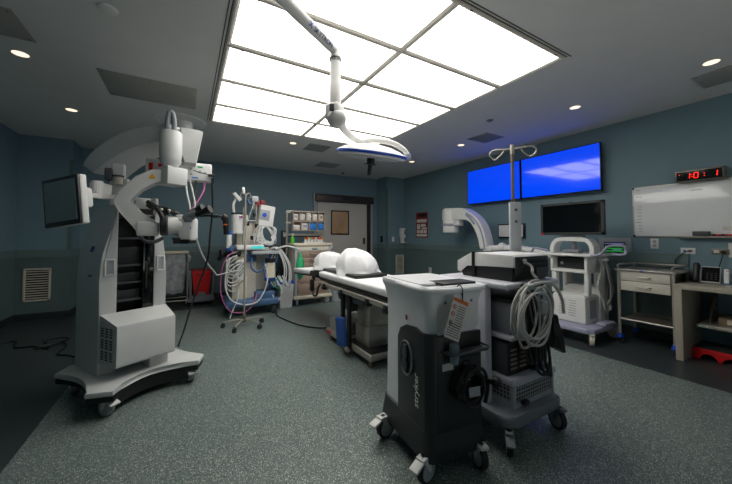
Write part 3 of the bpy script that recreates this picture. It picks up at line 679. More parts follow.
q = M(); q.ring([[(-.115, -.13, .13), (.115, -.13, .13), (.115, .13, .13), (-.115, .13, .13)], [(-.155, -.16, .60), (.155, -.16, .60), (.155, .16, .60), (-.155, .16, .60)]]); q.box((0, 0, .6), (.33, .34, .02), bev=.005); rb = q.done('bin_body', 'red', t)
M().box((0, 0, .618), (.345, .35, .02), bev=.006).done('bin_lid', 'red_dark', rb); M().box((-.03, -.166, .54), (.12, .008, .025), bev=.003).done('bin_handle', 'red_dark', rb)
q = M()
for sx in (-1, 1): q.box((sx*.185, 0, .34), (.045, .3, .54), ry=sx*3, bev=.01)
q.box((0, 0, .09), (.43, .36, .09), bev=.015); q.prism([(-.21, .13), (.21, .13), (.16, .17), (.06, .17), (.05, .23), (-.05, .23), (-.06, .17), (-.16, .17)], 'y', -.19, -.165); q.done('dolly', 'grey_mid', t)
for sx in (-1, 1):
    for sy in (-1, 1): caster(t, sx*.16, sy*.12, .026, .02, 'grey_dark', 'grey_dark', .06, 0)

# ------------------------------------------------------------------ anaesthesia machine
AM = Vector((.93, 5.42, 0)); an = thing('anaesthesia_machine', 'cluttered anaesthesia machine with blue base, monitors, cylinder and looping hoses', 'medical machine', AM)
W2 = T(-AM)
def ap_(nm, m_, par=an): 
    q = M(W2); q._f = (nm, m_, par); return q
def fin(q): return q.done(*q._f)
q = ap_('base', 'blue_pale'); q.box((.93, 5.42, .20), (.80, .70, .11), bev=.03, seg=3); q.box((1.12, 5.32, .30), (.30, .40, .12), bev=.02); fin(q)
for x, y in ((.60, 5.12), (1.24, 5.12), (.60, 5.72), (1.24, 5.72)): caster(an, x-AM.x, y-AM.y, .05, .035, 'grey_mid', 'grey_dark', .14, 10)
q = ap_('cabinet', 'white_warm'); q.box((.82, 5.50, .66), (.36, .44, .82), bev=.015); q.box((1.10, 5.56, .66), (.26, .34, .80), bev=.015); fin(q)
q = ap_('front_drawer', 'cream'); q.box((.74, 5.26, .92), (.20, .06, .14), bev=.008); fin(q)
q = ap_('front_panel', 'cream'); q.box((.74, 5.26, .42), (.22, .05, .36), bev=.008); fin(q)
q = ap_('absorber_canister', 'plastic_clear'); q.cyl((.74, 5.24, .60), (.74, 5.24, .84), .07, n=18); fin(q)
q = ap_('absorber_cap', 'white'); q.cyl((.74, 5.24, .84), (.74, 5.24, .87), .08, n=18); fin(q)
q = ap_('absorber_mount', 'white'); q.cyl((.74, 5.24, .56), (.74, 5.24, .61), .08, n=18); q.cyl((.70, 5.2, .60), (.70, 5.2, .68), .03, n=10); q.cyl((.78, 5.2, .58), (.78, 5.2, .66), .03, n=10); fin(q)
q = ap_('work_shelf', 'grey_light'); q.box((1.12, 5.24, .985), (.44, .34, .05), bev=.008); fin(q)
q = ap_('display_ledge', 'white'); q.box((.88, 5.2, 1.07), (.42, .22, .075), bev=.02); tl = fin(q)
q = ap_('small_display', 'teal_led', tl); q.box((.98, 5.085, 1.07), (.19, .006, .04)); fin(q)
q = ap_('vaporiser_block', 'blue_pale'); q.box((.91, 5.3, .93), (.16, .14, .18), bev=.015); fin(q)
q = ap_('flow_block', 'blue_pale'); q.box((.63, 5.28, 1.04), (.08, .12, .12), bev=.01); fin(q)
q = ap_('upper_column', 'white_warm'); q.box((.92, 5.56, 1.26), (.42, .3, .42), bev=.02); q.box((.84, 5.5, 1.50), (.10, .14, .2), bev=.01); fin(q)
q = ap_('bellows_cylinder', 'white'); q.cyl((.70, 5.3, 1.33), (.70, 5.3, 1.59), .085, n=24); q.cyl((.70, 5.3, 1.29), (.70, 5.3, 1.33), .09, n=24); cy = fin(q)
q = ap_('cylinder_cap', 'charcoal', cy); q.cyl((.70, 5.3, 1.59), (.70, 5.3, 1.62), .087, n=24); fin(q)
q = ap_('cylinder_label', 'magenta', cy); q.box((.745, 5.222, 1.55), (.05, .02, .03)); fin(q)
q = ap_('lamp_neck', 'white'); q.tube([(.66, 5.36, 1.62), (.65, 5.36, 1.75), (.68, 5.36, 1.85), (.66, 5.36, 1.93)], .02, 8); q.box((.70, 5.34, 1.88), (.16, .07, .06), ry=48, bev=.012); fin(q)
q = ap_('oxygen_cylinder', 'white'); q.cyl((.585, 5.3, .97), (.585, 5.3, 1.33), .042, n=16); oc = fin(q)
q = ap_('cylinder_band', 'blue', oc); q.cyl((.585, 5.3, 1.27), (.585, 5.3, 1.33), .044, n=16); q.cyl((.585, 5.3, .98), (.585, 5.3, 1.06), .044, n=16); fin(q)
q = ap_('pole', 'steel'); q.cyl((.80, 5.32, .9), (.80, 5.32, 1.72), .014, n=10); q.cyl((1.0, 5.35, 1.0), (1.0, 5.35, 1.78), .014, n=10); q.cyl((.80, 5.32, 1.5), (1.0, 5.35, 1.5), .012, n=10); fin(q)
q = ap_('patient_monitor', 'white'); q.box((1.16, 5.35, 1.58), (.25, .12, .36), ry=8, rz=6, bev=.02, seg=3); pm = fin(q)
q = ap_('monitor_plate', 'grey_light', pm); q.box((1.13, 5.285, 1.60), (.16, .012, .17), ry=8, rz=6, bev=.005); fin(q)
q = ap_('blue_dial', 'blue', pm); q.cyl((1.12, 5.282, 1.60), (1.12, 5.262, 1.60), .034, n=18); fin(q)
for x in (1.035, 1.115):
    q = ap_('red_module', 'red_dark'); q.box((x, 5.42, 1.80), (.07, .08, .11), bev=.008); fin(q)
q = ap_('module_rack', 'grey_light'); q.box((1.06, 5.46, 1.77), (.21, .05, .16), bev=.008); fin(q)
for c, d in (((1.0, 5.3, 1.42), .05), ((.93, 5.26, 1.22), .05), ((1.02, 5.24, 1.18), .06), ((.86, 5.3, 1.45), .05), ((1.28, 5.2, .62), .08), ((.50, 5.3, .98), .09), ((.63, 5.2, .97), .08), ((1.18, 5.14, .52), .05), ((.98, 5.36, 1.6), .05)):
    q = ap_('clamp', 'black'); q.box(c, (d, d, d*1.3), rz=20, bev=.01); fin(q)
q = ap_('cuff', 'black')
q.tube([(.44, 5.34, .88), (.52, 5.3, .96), (.62, 5.2, .98), (.74, 5.15, .96)], .035, 8); fin(q)
q = ap_('suction_jar', 'cream'); q.cyl((1.19, 5.15, .58), (1.19, 5.15, .82), .085, n=20); sj = fin(q)
q = ap_('jar_lid', 'black', sj); q.cyl((1.19, 5.15, .82), (1.19, 5.15, .89), .088, n=20); q.box((1.19, 5.06, .85), (.06, .03, .04)); fin(q)
q = ap_('jar_base', 'navy', sj); q.cyl((1.19, 5.15, .53), (1.19, 5.15, .58), .088, n=20); fin(q)
q = ap_('jar_bracket', 'steel_dark', sj); q.box((1.19, 5.25, .7), (.03, .12, .3)); fin(q)
def lp(pts, r, m_, nm): M(W2).tube(pts, r, 8).done(nm, m_, an)
lp([(.74, 5.2, .98), (.62, 5.1, 1.0), (.50, 5.08, .86), (.455, 5.07, .6), (.47, 5.06, .35), (.58, 5.02, .14), (.78, 5.0, .10), (.92, 5.05, .2), (.98, 5.1, .35)], .008, 'magenta', 'pink_hose')
lp([(.70, 5.18, .95), (.58, 5.12, .88), (.52, 5.1, .6), (.56, 5.06, .35), (.72, 5.02, .22), (.95, 5.02, .22), (1.08, 5.05, .38), (1.14, 5.08, .6), (1.1, 5.1, .8)], .011, 'hose_white', 'white_hose')
for i in range(6):
    a = random.uniform(-.03, .03); z = .66+.06*i
    lp([(.78, 5.2, z+.1), (.68, 5.14, z+.06+a), (.56+a, 5.1, z-.02), (.55, 5.12, z-.2), (.66, 5.12, z-.24+a), (.78, 5.16, z-.12)], .008, 'hose_white' if i % 3 else 'cable_grey', 'thin_tube')
for i in range(12):
    a, b_, c_2 = (random.uniform(-.07, .07) for _ in range(3))
    lp([(1.08+a, 5.24, 1.42), (1.0+b_, 5.18, 1.3+c_2), (1.05+a, 5.15, 1.14+b_), (1.15+c_2, 5.14, 1.10+abs(a)), (1.24+a*.6, 5.16, 1.18+c_2), (1.26+b_*.5, 5.2, 1.32+a), (1.18+c_2, 5.24, 1.41)], .007, 'hose_white', 'monitor_lead')
for i, a in enumerate((0, .03, .075, .10)):
    a = a
    lp([(1.18, 5.14, 1.03), (1.24+a*.6, 5.10, 1.06), (1.33+a*.7, 5.06, .95), (1.40+a, 5.05, .72), (1.37+a*1.2, 5.06, .50-a), (1.30+a, 5.1, .60)], .0105, 'hose_white', 'corrugated_hose')
for i in range(4):
    lp([(1.18+.05*i, 5.14, .95), (1.14+.04*i, 5.1, .8), (1.10+.05*i, 5.1, .62), (1.2+.03*i, 5.1, .45), (1.3, 5.15, .4)], .008, ('blue', 'hose_white', 'cable_grey', 'blue_pale')[i], 'thin_tube')
lp([(.92, 5.2, .90), (.90, 5.14, .76), (.98, 5.12, .68), (1.08, 5.14, .74), (1.10, 5.16, .86)], .018, 'blue_pale', 'blue_hose')
lp([(.72, 5.2, .42), (.70, 5.1, .3), (.62, 5.05, .12), (.58, 5.02, .02)], .009, 'hose_white', 'thin_tube')
for i in range(3): lp([(1.26, 5.12, .6-.05*i), (1.34, 5.06, .42), (1.36, 5.05, .26+.03*i), (1.28, 5.1, .2), (1.2, 5.14, .36)], .008, 'hose_white', 'thin_tube')
lp([(1.36, 5.12, .36), (1.2, 5.1, .5), (1.36, 5.1, .54), (1.44, 5.12, .42)], .01, 'green', 'green_tube')
# breathing hose arm and green bag
o = thing('breathing_circuit', 'white breathing hose arching over to a green rebreathing bag', 'hose', (1.45, 5.05, .95))
Wb = T((-1.45, -5.05, -.95))
M(Wb).tube([(1.26, 5.12, .98), (1.30, 5.05, 1.05), (1.42, 5.02, 1.085), (1.54, 5.0, 1.06), (1.62, 5.0, 1.02), (1.64, 5.0, .96)], .014, 10).done('hose', 'hose_white', o)
M(Wb).lathe((1.645, 5.0, 0), [(.016, .99), (.022, .93), (.05, .86), (.072, .76), (.07, .68), (.045, .58), (.018, .53), (.0, .525)], 20).done('bag', 'green', o)
t = thing('monitor_stand', 'small dark phone-like device on a stand behind the anaesthesia hoses', 'device', (1.42, 5.9, 0)); q = M(); q.cyl((0, 0, .02), (0, 0, 1.0), .015, n=10); q.cyl((0, 0, 0), (0, 0, .03), .14, n=20); q.done('post', 'steel_dark', t)
M().box((0, -.03, 1.2), (.10, .04, .16), bev=.01).done('body', 'charcoal', t); M().box((0, -.052, 1.23), (.06, .006, .05)).done('display', 'grey_light', t); M().box((0, 0, 1.05), (.03, .03, .16)).done('bracket', 'steel_dark', t)
t = thing('outlet_column', 'dark post with green-lit sockets behind the white bin', 'device', (1.68, 6.1, 0)); M().box((0, 0, .68), (.12, .1, 1.36), bev=.01).done('post', 'charcoal', t); M().box((0, -.053, 1.28), (.07, .008, .09), bev=.003).done('socket_plate', 'white', t); M().box((0, -.059, 1.31), (.04, .004, .02)).done('green_light', 'green', t)

# IV pole
t = thing('iv_pole', 'slim steel IV pole on a five-legged wheeled base before the anaesthesia machine', 'pole', (.71, 4.56, 0))
M().cyl((0, 0, .10), (0, 0, 1.83), .0125, n=12).done('pole', 'steel', t)
M().cyl((0, 0, .07), (0, 0, .16), .03, n=16).done('hub', 'steel_dark', t)
for i in range(5):
    a = R(72*i+20); d = Vector((math.cos(a), math.sin(a), 0)); 
    lg = M().tube([Vector((0, 0, .105)), d*.12+Vector((0, 0, .10)), d*.27+Vector((0, 0, .075))], .012, 8).done('leg', 'steel', t)
    q = M(); q.cyl(d*.27+Vector((-.018*d.y, .018*d.x, .03)), d*.27+Vector((.018*d.y, -.018*d.x, .03)), .03, n=14); q.cyl(d*.27+Vector((0, 0, .03)), d*.27+Vector((0, 0, .075)), .012, n=8); q.done('caster', 'rubber', lg)
q = M()
for s in (-1, 1): q.tube([(0, 0, 1.82), (s*.05, 0, 1.85), (s*.07, 0, 1.80), (s*.045, 0, 1.78)], .006, 6)
q.done('hook', 'steel', t)
M().box((-.03, -.02, 1.88), (.035, .02, .09), ry=-6, bev=.006).done('clip', 'white', t)
M().box((.12, -.02, 1.77), (.09, .05, .08), bev=.012).done('drip_chamber', 'grey_light', t)
M().tube([(.10, -.02, 1.74), (.05, -.02, 1.70), (.02, -.02, 1.76)], .014, 8).done('blue_clamp', 'blue_pale', t)
M().tube([(.11, -.03, 1.74), (.04, -.04, 1.5), (-.02, -.05, 1.3), (.02, -.04, 1.0)], .004, 6).done('drip_line', 'hose_white', t)

# white lidded bin
t = thing('pedal_bin', 'white plastic bin with blue rim and white hoses draped in', 'bin', (1.525, 5.50, 0))
q = M(); q.ring([[(sx*.10, sy*.12, 0) for sx, sy in ((-1, -1), (1, -1), (1, 1), (-1, 1))], [(sx*.125, sy*.15, .42) for sx, sy in ((-1, -1), (1, -1), (1, 1), (-1, 1))]]); q.done('bin_body', 'white', t)
M().box((0, 0, .435), (.275, .32, .035), bev=.01).done('blue_rim', 'blue', t); M().box((0, -.128, .22), (.06, .006, .012)).done('label', 'yellow', t)

# ------------------------------------------------------------------ supply cart with bins
SCX, SCY = 2.02, 5.62
sc = thing('supply_cart', 'cream rolling supply cart with taupe drawers and a rack on top', 'cart', (SCX, SCY, 0))
M().box((0, 0, .63), (.66, .46, .90), bev=.012).done('cabinet', 'cream', sc)
for sx in (-1, 1): M().box((sx*.325, -.22, .61), (.05, .05, .92), bev=.012).done('corner_post', 'grey_light', sc)
M().box((0, 0, .15), (.74, .54, .06), bev=.02).done('base_bumper', 'cream', sc)
M().box((0, 0, 1.095), (.74, .52, .045), bev=.012).done('cart_top', 'cream', sc)
M().box((.39, -.1, 1.045), (.08, .1, .08), bev=.02).done('push_handle', 'white', sc)
zz = [(.925, .985, 0), (.82, .915, 1), (.735, .81, 1), (.64, .725, 1), (.53, .63, 1), (.40, .52, 0), (.21, .385, 1)]
zz = [(.21+(p-.21)*1.075, .21+(q_-.21)*1.075, h) for p, q_, h in zz]
for z0, z1, hd in zz:
    d = M().ext((-.295, -.25, z0), (.295, -.225, z1), bev=.004).done('drawer', 'taupe' if hd or z0 < .9 else 'white_warm', sc)
    if hd:
        q = M(); zc = (z0+z1)/2+.01; q.tube([(-.07, -.25, zc+.012), (-.06, -.275, zc-.004), (0, -.28, zc-.014), (.06, -.275, zc-.004), (.07, -.25, zc+.012)], .010, 8); q.done('drawer_handle', 'steel_dark', d)
    elif z0 > .9: M().box((.02, -.252, 1.012), (.10, .004, .025)).done('blue_label', 'blue_pale', d)
for sx in (-1, 1):
    for sy in (-1, 1): caster(sc, sx*.29, sy*.2, .055, .035, 'white', 'white', .125, 15*sx, 'grey_light')
# rack
q = M(); q.cyl((-.40, .1, .9), (-.40, .1, 1.72), .018, n=10); q.cyl((.33, .1, 1.05), (.33, .1, 1.72), .016, n=10); q.cyl((-.40, .1, 1.72), (.33, .1, 1.72), .014, n=10)
q.box((-.04, .12, 1.275), (.72, .05, .04)); q.box((-.37, .1, 1.5), (.1, .04, .04)); q.box((-.37, .1, 1.70), (.1, .04, .04)); q.done('rack_frame', 'steel', sc)
M().box((-.04, .14, 1.255), (.62, .02, .05)).done('rack_rail', 'charcoal', sc)
MT['tan'] = mat('tan', '#b9a796', .5)
def bins(z0, z1, n, x0, x1):
    q = M(); y0, y1 = -.02, .14
    q.ext((x0, y0, z0-.012), (x1, y1, z0)); q.ext((x0, y0, z1), (x1, y1, z1+.012)); q.ext((x0, y1-.01, z0), (x1, y1, z1))
    for i in range(n+1):
        x = x0+(x1-x0)*i/n; q.ext((x-.006, y0, z0-.012), (x+.006, y1, z1+.012))
    q.done('bin_row', 'tan', sc)
bins(1.545, 1.70, 5, -.315, .31); bins(1.36, 1.515, 4, -.315, .31)
def pack(x, z, w_, h_, m_, label, grp, lump=0, top=None):
    q = M(); c = (SCX+x, SCY+.05, z+h_/2)
    q.box(c, (w_, .1, h_), bev=min(w_, h_)*.2, seg=3)
    if lump:
        for i in range(9): q.ball((SCX+x+random.uniform(-.36, .36)*w_, SCY-.005+random.uniform(-.008, .01), z+random.uniform(.25, .8)*h_), random.uniform(.012, .018), 8)
    o = q.done('supply_pack', m_); tag(o, label, 'medical supplies', grp)
    if top: M().box((SCX+x, SCY-.002, z+h_*.55), (w_*.6, .006, h_*.4)).done('pack_label', top, o)
nm5 = ['first from the left', 'second from the left', 'third from the left, the tallest', 'fourth from the left', 'last on the right, brownish']
for i in range(5): pack(-.315+.125*(i+.5), 1.546, .09, (.115, .12, .15, .12, .12)[i], ('white', 'white', 'white', 'white', 'white_warm')[i], f'white supplies in the upper rack bins, {nm5[i]}', 'supplies in the upper rack bins', i in (2,), ('grey_light', 'paper', None, 'cream', 'taupe')[i])
pack(-.24, 1.361, .125, .095, 'white', 'crumpled white supplies in the lower left rack bin', 'supplies in the lower rack bins', 1)
pack(-.08, 1.361, .125, .135, 'white', 'white and lilac packs in the second lower rack bin', 'supplies in the lower rack bins', 0, 'lilac')
pack(.075, 1.361, .13, .135, 'blue_glove', 'bright blue gloves in the third lower rack bin', 'supplies in the lower rack bins', 1)
pack(.232, 1.361, .13, .14, 'blue_glove', 'bright blue gloves in the last lower rack bin on the right', 'supplies in the lower rack bins', 1)
t = thing('soap_bottle', 'small green sanitiser bottle with white pump on the left of the supply cart', 'bottle', (SCX-.335, SCY-.05, 1.118))
M().lathe((0, 0, 0), [(0, 0), (.035, 0), (.038, .01), (.036, .09), (.015, .115), (.012, .12), (0, .12)], 16).done('bottle_body', 'green_soap', t)
q = M(); q.cyl((0, 0, .12), (0, 0, .16), .012, n=10); q.box((0, -.015, .168), (.025, .06, .018), bev=.004); q.done('pump', 'white', t)
cols_ = ['yellow', 'red', 'yellow', 'white', 'green_soap', 'red', 'red', 'white', 'orange', 'red', 'red', 'yellow']
nmx = ['first', 'second', 'third', 'fourth', 'fifth', 'sixth', 'seventh', 'eighth', 'ninth', 'tenth', 'eleventh', 'last']
M().ext((SCX-.15, SCY-.19, 1.118), (SCX+.24, SCY-.07, 1.135), bev=.004).done('vial_tray', 'white'); tr = [o for o in C.objects if o.name.startswith('vial_tray')][0]; tag(tr, 'shallow white tray of coloured vials on the supply cart', 'tray')
for i, c_ in enumerate(cols_):
    x = SCX-.125+.031*i; o = M().lathe((x, SCY-.13+.02*(i % 2), 1.1355), [(0, 0), (.012, 0), (.012, .05), (.006, .056), (0, .056)], 10).done('vial', 'white')
    tag(o, f'small vial with {c_.replace("green_soap","green")} cap, {nmx[i]} from the left on the cart tray', 'vial', 'coloured vials on the supply cart')
    M().cyl((x, SCY-.13+.02*(i % 2), 1.187), (x, SCY-.13+.02*(i % 2), 1.215+.01*(i % 3)), .012, n=10).done('vial_cap', c_, o)

# ------------------------------------------------------------------ operating table
TX, TY = 1.75, 3.0
ot = thing('operating_table', 'operating table with white sheeted mattress on a low stainless steel base', 'operating table', (TX, TY, 0))
WT = T((-TX, -TY, 0))
def o_(): return M(WT)
q = o_(); q.ext((1.46, 2.0, .70), (2.04, 3.68, .735), bev=.008); q.done('table_top', 'black', ot)
q = o_(); q.ext((1.45, 1.98, .735), (2.05, 3.68, .805), bev=.022, seg=3); q.done('mattress', 'sheet', ot)
q = o_(); q.ext((1.47, 3.66, .705), (2.03, 4.07, .78), bev=.02); q.done('hinge_pad', 'black', ot)
XH = WT @ T((1.75, 4.42, .735)) @ Matrix.Rotation(R(-3.5), 4, 'X')
q = M(XH); q.box((0, 0, -.045), (.54, .70, .022), bev=.004); q.done('head_board', 'black', ot)
q = M(XH); q.box((0, 0, 0), (.58, .72, .072), bev=.022, seg=3); q.done('head_pad', 'sheet', ot)
q = o_()
for x in (1.425, 2.075): q.ext((x-.012, 2.0, .655), (x+.012, 3.6, .695), bev=.003)
q.ext((1.49, 2.05, .62), (2.01, 3.5, .70)); 
for y in (2.15, 2.6, 3.1, 3.5): q.ext((1.425, y-.02, .665), (1.49, y+.02, .685)); q.ext((2.01, y-.02, .665), (2.075, y+.02, .685))
q.done('side_rail', 'steel', ot)
for y in (2.1, 2.4, 2.95, 3.4):
    q = o_(); q.box((1.42, y, .655), (.05, .06, .07), bev=.01); q.cyl((1.385, y, .645), (1.42, y, .645), .02, n=12); q.done('rail_clamp', 'black', ot)
q = o_(); q.ext((1.60, 2.68, .12), (1.84, 2.93, .60), bev=.006); q.done('lift_column', 'steel', ot)
q = o_(); q.ext((1.585, 2.665, .12), (1.855, 2.945, .34), bev=.006); q.done('column_sleeve', 'steel', ot)
q = o_(); q.box((1.58, 3.03, .52), (.10, .18, .16), bev=.02); q.cyl((1.53, 2.98, .60), (1.53, 3.2, .56), .03, n=12); q.cyl((1.56, 2.7, .60), (1.80, 2.7, .60), .035, n=12); q.box((1.56, 2.85, .585), (.12, .4, .06), bev=.01); q.done('tilt_gear', 'grey_dark', ot)
q = o_(); q.ext((1.50, 2.50, .065), (2.02, 3.56, .135), bev=.02, seg=3); q.done('base_plate', 'steel', ot)
q = o_(); q.ext((1.515, 2.515, .134), (2.005, 3.0, .142), bev=.003); q.done('rubber_mat', 'black', ot)
q = o_(); q.ext((1.54, 3.10, .13), (1.98, 3.54, .27), bev=.03, seg=3); q.done('motor_housing', 'steel', ot)
q = o_(); q.ext((1.497, 3.40, .085), (1.501, 3.52, .115)); q.done('warning_label', 'red', ot)
for x, y in ((1.55, 2.57), (1.97, 2.57), (1.55, 3.47), (1.97, 3.47)):
    q = o_(); q.cyl((x, y, 0), (x, y, .02), .035, n=16); q.cyl((x, y, .02), (x, y, .07), .022, n=12); q.done('levelling_foot', 'steel_dark', ot)
for y in (2.88, 3.03):
    q = o_(); q.box((1.475, y, .375), (.035, .05, .60), bev=.006); q.done('hanging_strap', 'black', ot)
q = o_(); q.cyl((1.44, 2.84, .085), (1.48, 3.02, .085), .02, n=12); q.done('foot_bracket', 'steel', ot)
q = M(WT @ T((1.435, 2.985, .24)) @ RZ(14) @ Matrix.Rotation(R(-7), 4, 'X')); q.box((0, 0, 0), (.035, .15, .30), bev=.014, seg=3)
for z in (-.09, -.03, .03, .09): q.box((-.017, 0, z), (.004, .13, .010), rx=6)
q.done('blue_pad', 'blue_cloth', ot)
q = o_(); q.box((1.41, 3.80, .62), (.05, .06, .15), bev=.012); q.box((1.43, 3.80, .71), (.03, .05, .06)); hc_ = q.done('hand_control', 'black', ot)
o_().tube([(1.41, 3.79, .55), (1.41, 3.74, .50), (1.41, 3.64, .52), (1.41, 3.58, .62), (1.42, 3.52, .67)], .013, 8).done('control_cord', 'black', hc_)
# draped pillows
from mathutils import noise
def hump(c, rad, seed, label, name='draped_pillow'):
    rnd = random.Random(seed); q = M(); nu, nv = 72, 26; lps = []
    ph = [rnd.uniform(0, 6.28) for _ in range(6)]; off = Vector((seed*3.1, seed*1.7, 0))
    ridge = lambda t: 1-abs(math.sin(t))**.7
    for i in range(nv+1):
        v = i/nv; th = v*math.pi/2; lp_ = []
        for j in range(nu):
            a = 2*math.pi*j/nu
            rr = math.cos(th)**.62; hz = math.sin(th)**.95; low = (1-v)
            cr_ = lambda t: 1-2*abs(math.sin(t))**.55
            amp = low**.45*min(1, .35+3*v)
            fold = amp*(.055*cr_(3*a+ph[0]+1.9*v)+.045*cr_(5.5*a+ph[1]-2.6*v)*(.5+.5*math.sin(a+ph[5])))
            fold += .15*max(0, .12-v)/.12*(.45+.6*math.sin(5*a+ph[3]))
            fold += .07*noise.noise(Vector((math.cos(a)*1.3, math.sin(a)*1.3, v*2))+off)
            ex = (abs(math.cos(a))**2.5+abs(math.sin(a))**2.5)**(-1/2.5); s_ = .93+fold
            x = rad[0]*rr*math.cos(a)*ex*s_; y = rad[1]*rr*math.sin(a)*ex*s_
            nz = noise.noise(Vector((x*7, y*7, 0))+off)
            z = rad[2]*hz*(.97+.05*nz+.07*math.sin(2.2*y/rad[1]+ph[4])-.10*x/rad[0])+.012*noise.noise(Vector((x*16, y*16, v*3))+off)
            if v == 0: z = 0
            lp_.append((c[0]+x, c[1]+y, c[2]+max(0, z)))
        lps.append(lp_)
    q.ring(lps); o = q.done(name, 'sheet', None, 75); tag(o, label, 'pillow', 'sheeted pillows on the operating table')
    return o
hump((1.70, 3.92, .8065), (.22, .27, .24), 3, 'white sheeted pillow hump at the head end of the operating table')
hump((1.73, 3.17, .8065), (.25, .275, .285), 8, 'larger white sheeted pillow hump at the middle of the operating table')
o = M().box((1.71, 3.25, .824), (.40, .88, .034), bev=.014).done('gel_pad', 'black'); tag(o, 'long black pad under the white pillows on the operating table', 'pad')
o = M().tube([(1.30, 5.2, .012), (1.25, 4.9, .009), (1.30, 4.55, .009), (1.40, 4.2, .009), (1.55, 3.98, .009), (1.72, 3.88, .009), (1.78, 3.72, .03), (1.78, 3.56, .08)], .010, 8).done('floor_cable', 'black'); tag(o, 'black cable on the floor from the operating table base towards the white bin', 'cable')
t = thing('waste_bucket', 'pale bucket with a round blue label behind the operating table', 'bucket', (2.56, 5.55, 0))
M().lathe((0, 0, 0), [(0, 0), (.12, 0), (.145, .40), (.15, .41), (.15, .425), (0, .425)], 24).done('bucket_body', 'grey_light', t)
M().box((-.02, -.142, .27), (.16, .012, .16), rx=0, bev=.005).done('label_backing', 'white', t)
q = M(); q.lathe((-.02, -.150, .27), [(0, -.004), (.066, -.004), (.066, .004), (0, .004)], 24, Matrix(((1, 0, 0), (0, 0, -1), (0, 1, 0)))); q.done('round_label', 'blue_glove', t)

# ------------------------------------------------------------------ waste management rover (foreground)
nx, ny = 1.278, 1.437
nv_ = thing('fluid_waste_rover', 'white and charcoal fluid waste rover with coiled cord and hanging tag in front', 'medical cart', (nx, ny, 0), -6)
HW, HD = .18, .25
def rr(hw, hd, r, z, dx=0, dy=0, n=6):
    P = []
    for cx, cy, a0 in ((hw-r, hd-r, 0), (-hw+r, hd-r, 90), (-hw+r, -hd+r, 180), (hw-r, -hd+r, 270)):
        for i in range(n+1):
            a = R(a0+90*i/n); P.append((cx+r*math.cos(a)+dx, cy+r*math.sin(a)+dy, z))
    return P
q = M(); q.ring([rr(.178, .245, .05, .12), rr(.176, .243, .05, .33), rr(.172, .238, .05, .70), rr(.174, .240, .05, .86), rr(.19, .252, .05, .93), rr(.20, .26, .05, .955), rr(.203, .262, .05, .972), rr(.198, .258, .048, .985), rr(.185, .245, .04, .988), rr(.175, .235, .035, .978)]); q.done('body_shell', 'rover_shell', nv_)
q = M(); q.ring([rr(.20, .262, .06, .105), rr(.205, .268, .06, .13), rr(.196, .258, .055, .19), rr(.187, .251, .05, .245), rr(.174, .24, .05, .252)]); q.done('base_skirt', 'charcoal', nv_)
# charcoal mask: left side (-x) and front (-y)
q = M(); P = [(.06, .24), (.06, .66), (.03, .715), (-.03, .745), (-.13, .755), (-.215, .735), (-.215, .24)]
q.prism(P, 'x', -.186, -.16, bev=.005); q.done('side_mask', 'charcoal', nv_)
q = M(); q.ring([rr(.184, .247, .055, .33), rr(.182, .2475, .055, .735), rr(.178, .243, .055, .745)]);
fm_ = None
q.b.free()
q = M(); lp1 = []
def cornerband(z, off): 
    P = []
    for i in range(9):
        a = R(180+90*i/8); P.append((-.178+.05+(.05+off)*math.cos(a), -.245+.05+(.05+off)*math.sin(a), z))
    return P
inn_ = lambda z: [(p[0]*.93, p[1]*.93, z) for p in cornerband(z, 0)][::-1]
q.ring([cornerband(.24, .008)+inn_(.24), cornerband(.735, .008)+inn_(.735), cornerband(.742, .003)+inn_(.742)]); q.done('corner_mask', 'charcoal', nv_)
q = M(); q.ext((-.135, -.256, .24), (.16, -.235, .735), bev=.006); q.done('front_mask', 'charcoal', nv_)
q = M(); q.ext((-.10, -.2565, .60), (.15, -.25, .735), bev=.002); q.done('docking_recess', 'black', nv_)
M().ext((-.12, -.246, .755), (.15, -.238, .945), bev=.003).done('front_panel', 'white', nv_)
for x in (-.075, .10): 
    q = M(); q.lathe((x, -.247, .90), [(0, -.003), (.008, -.003), (.008, .003), (0, .003)], 12, Matrix(((1, 0, 0), (0, 0, -1), (0, 1, 0)))); q.done('screw', 'grey_mid', nv_)
# top: tray, slot and push handle
q = M(); q.ring([rr(.174, .20, .03, .984, 0, .03), rr(.17, .196, .03, .992, 0, .03), rr(.15, .17, .03, .996, 0, .03)]); q.done('top_cover', 'rover_shell', nv_)
M().ext((-.075, -.236, .984), (.145, -.105, .9975), bev=.002).done('handle_slot', 'black', nv_)
M().tube([(-.19, .05, .968), (-.195, -.12, .968), (-.185, -.23, .968), (-.13, -.275, .968), (0, -.285, .968), (.13, -.275, .968), (.19, -.23, .968), (.20, -.12, .968), (.195, .05, .968)], .017, 12).done('push_handle', 'rover_shell', nv_)
# oval dial on the side
q = M(); ov = [(math.cos(2*math.pi*i/32)*.065-.045, math.sin(2*math.pi*i/32)*.092+.565) for i in range(32)]
q.prism(ov, 'x', -.192, -.18, bev=.004); dl_ = q.done('drain_dial', 'black', nv_)
q = M(); q.tube([(-.192, math.cos(2*math.pi*i/24)*.065-.045, math.sin(2*math.pi*i/24)*.092+.565) for i in range(24)], .006, 8, closed=True, k=2); q.done('dial_rim', 'grey_mid', dl_)
q = M(); q.prism([(-.06, .49), (-.03, .49), (-.02, .55), (-.04, .565), (-.02, .58), (-.03, .64), (-.06, .64), (-.07, .58), (-.05, .565), (-.07, .55)], 'x', -.204, -.19, bev=.005); q.done('dial_grip', 'grey_dark', dl_)
text('side_lettering', 'stryker', .062, 'white', nv_, frame_of((-.1872, -.158, .335), (0, 0, 1), (0, 1, 0)), .0008)
M().box((-.1785, -.03, .785), (.002, .018, .028)).done('warning_symbol', 'red_dark', nv_)
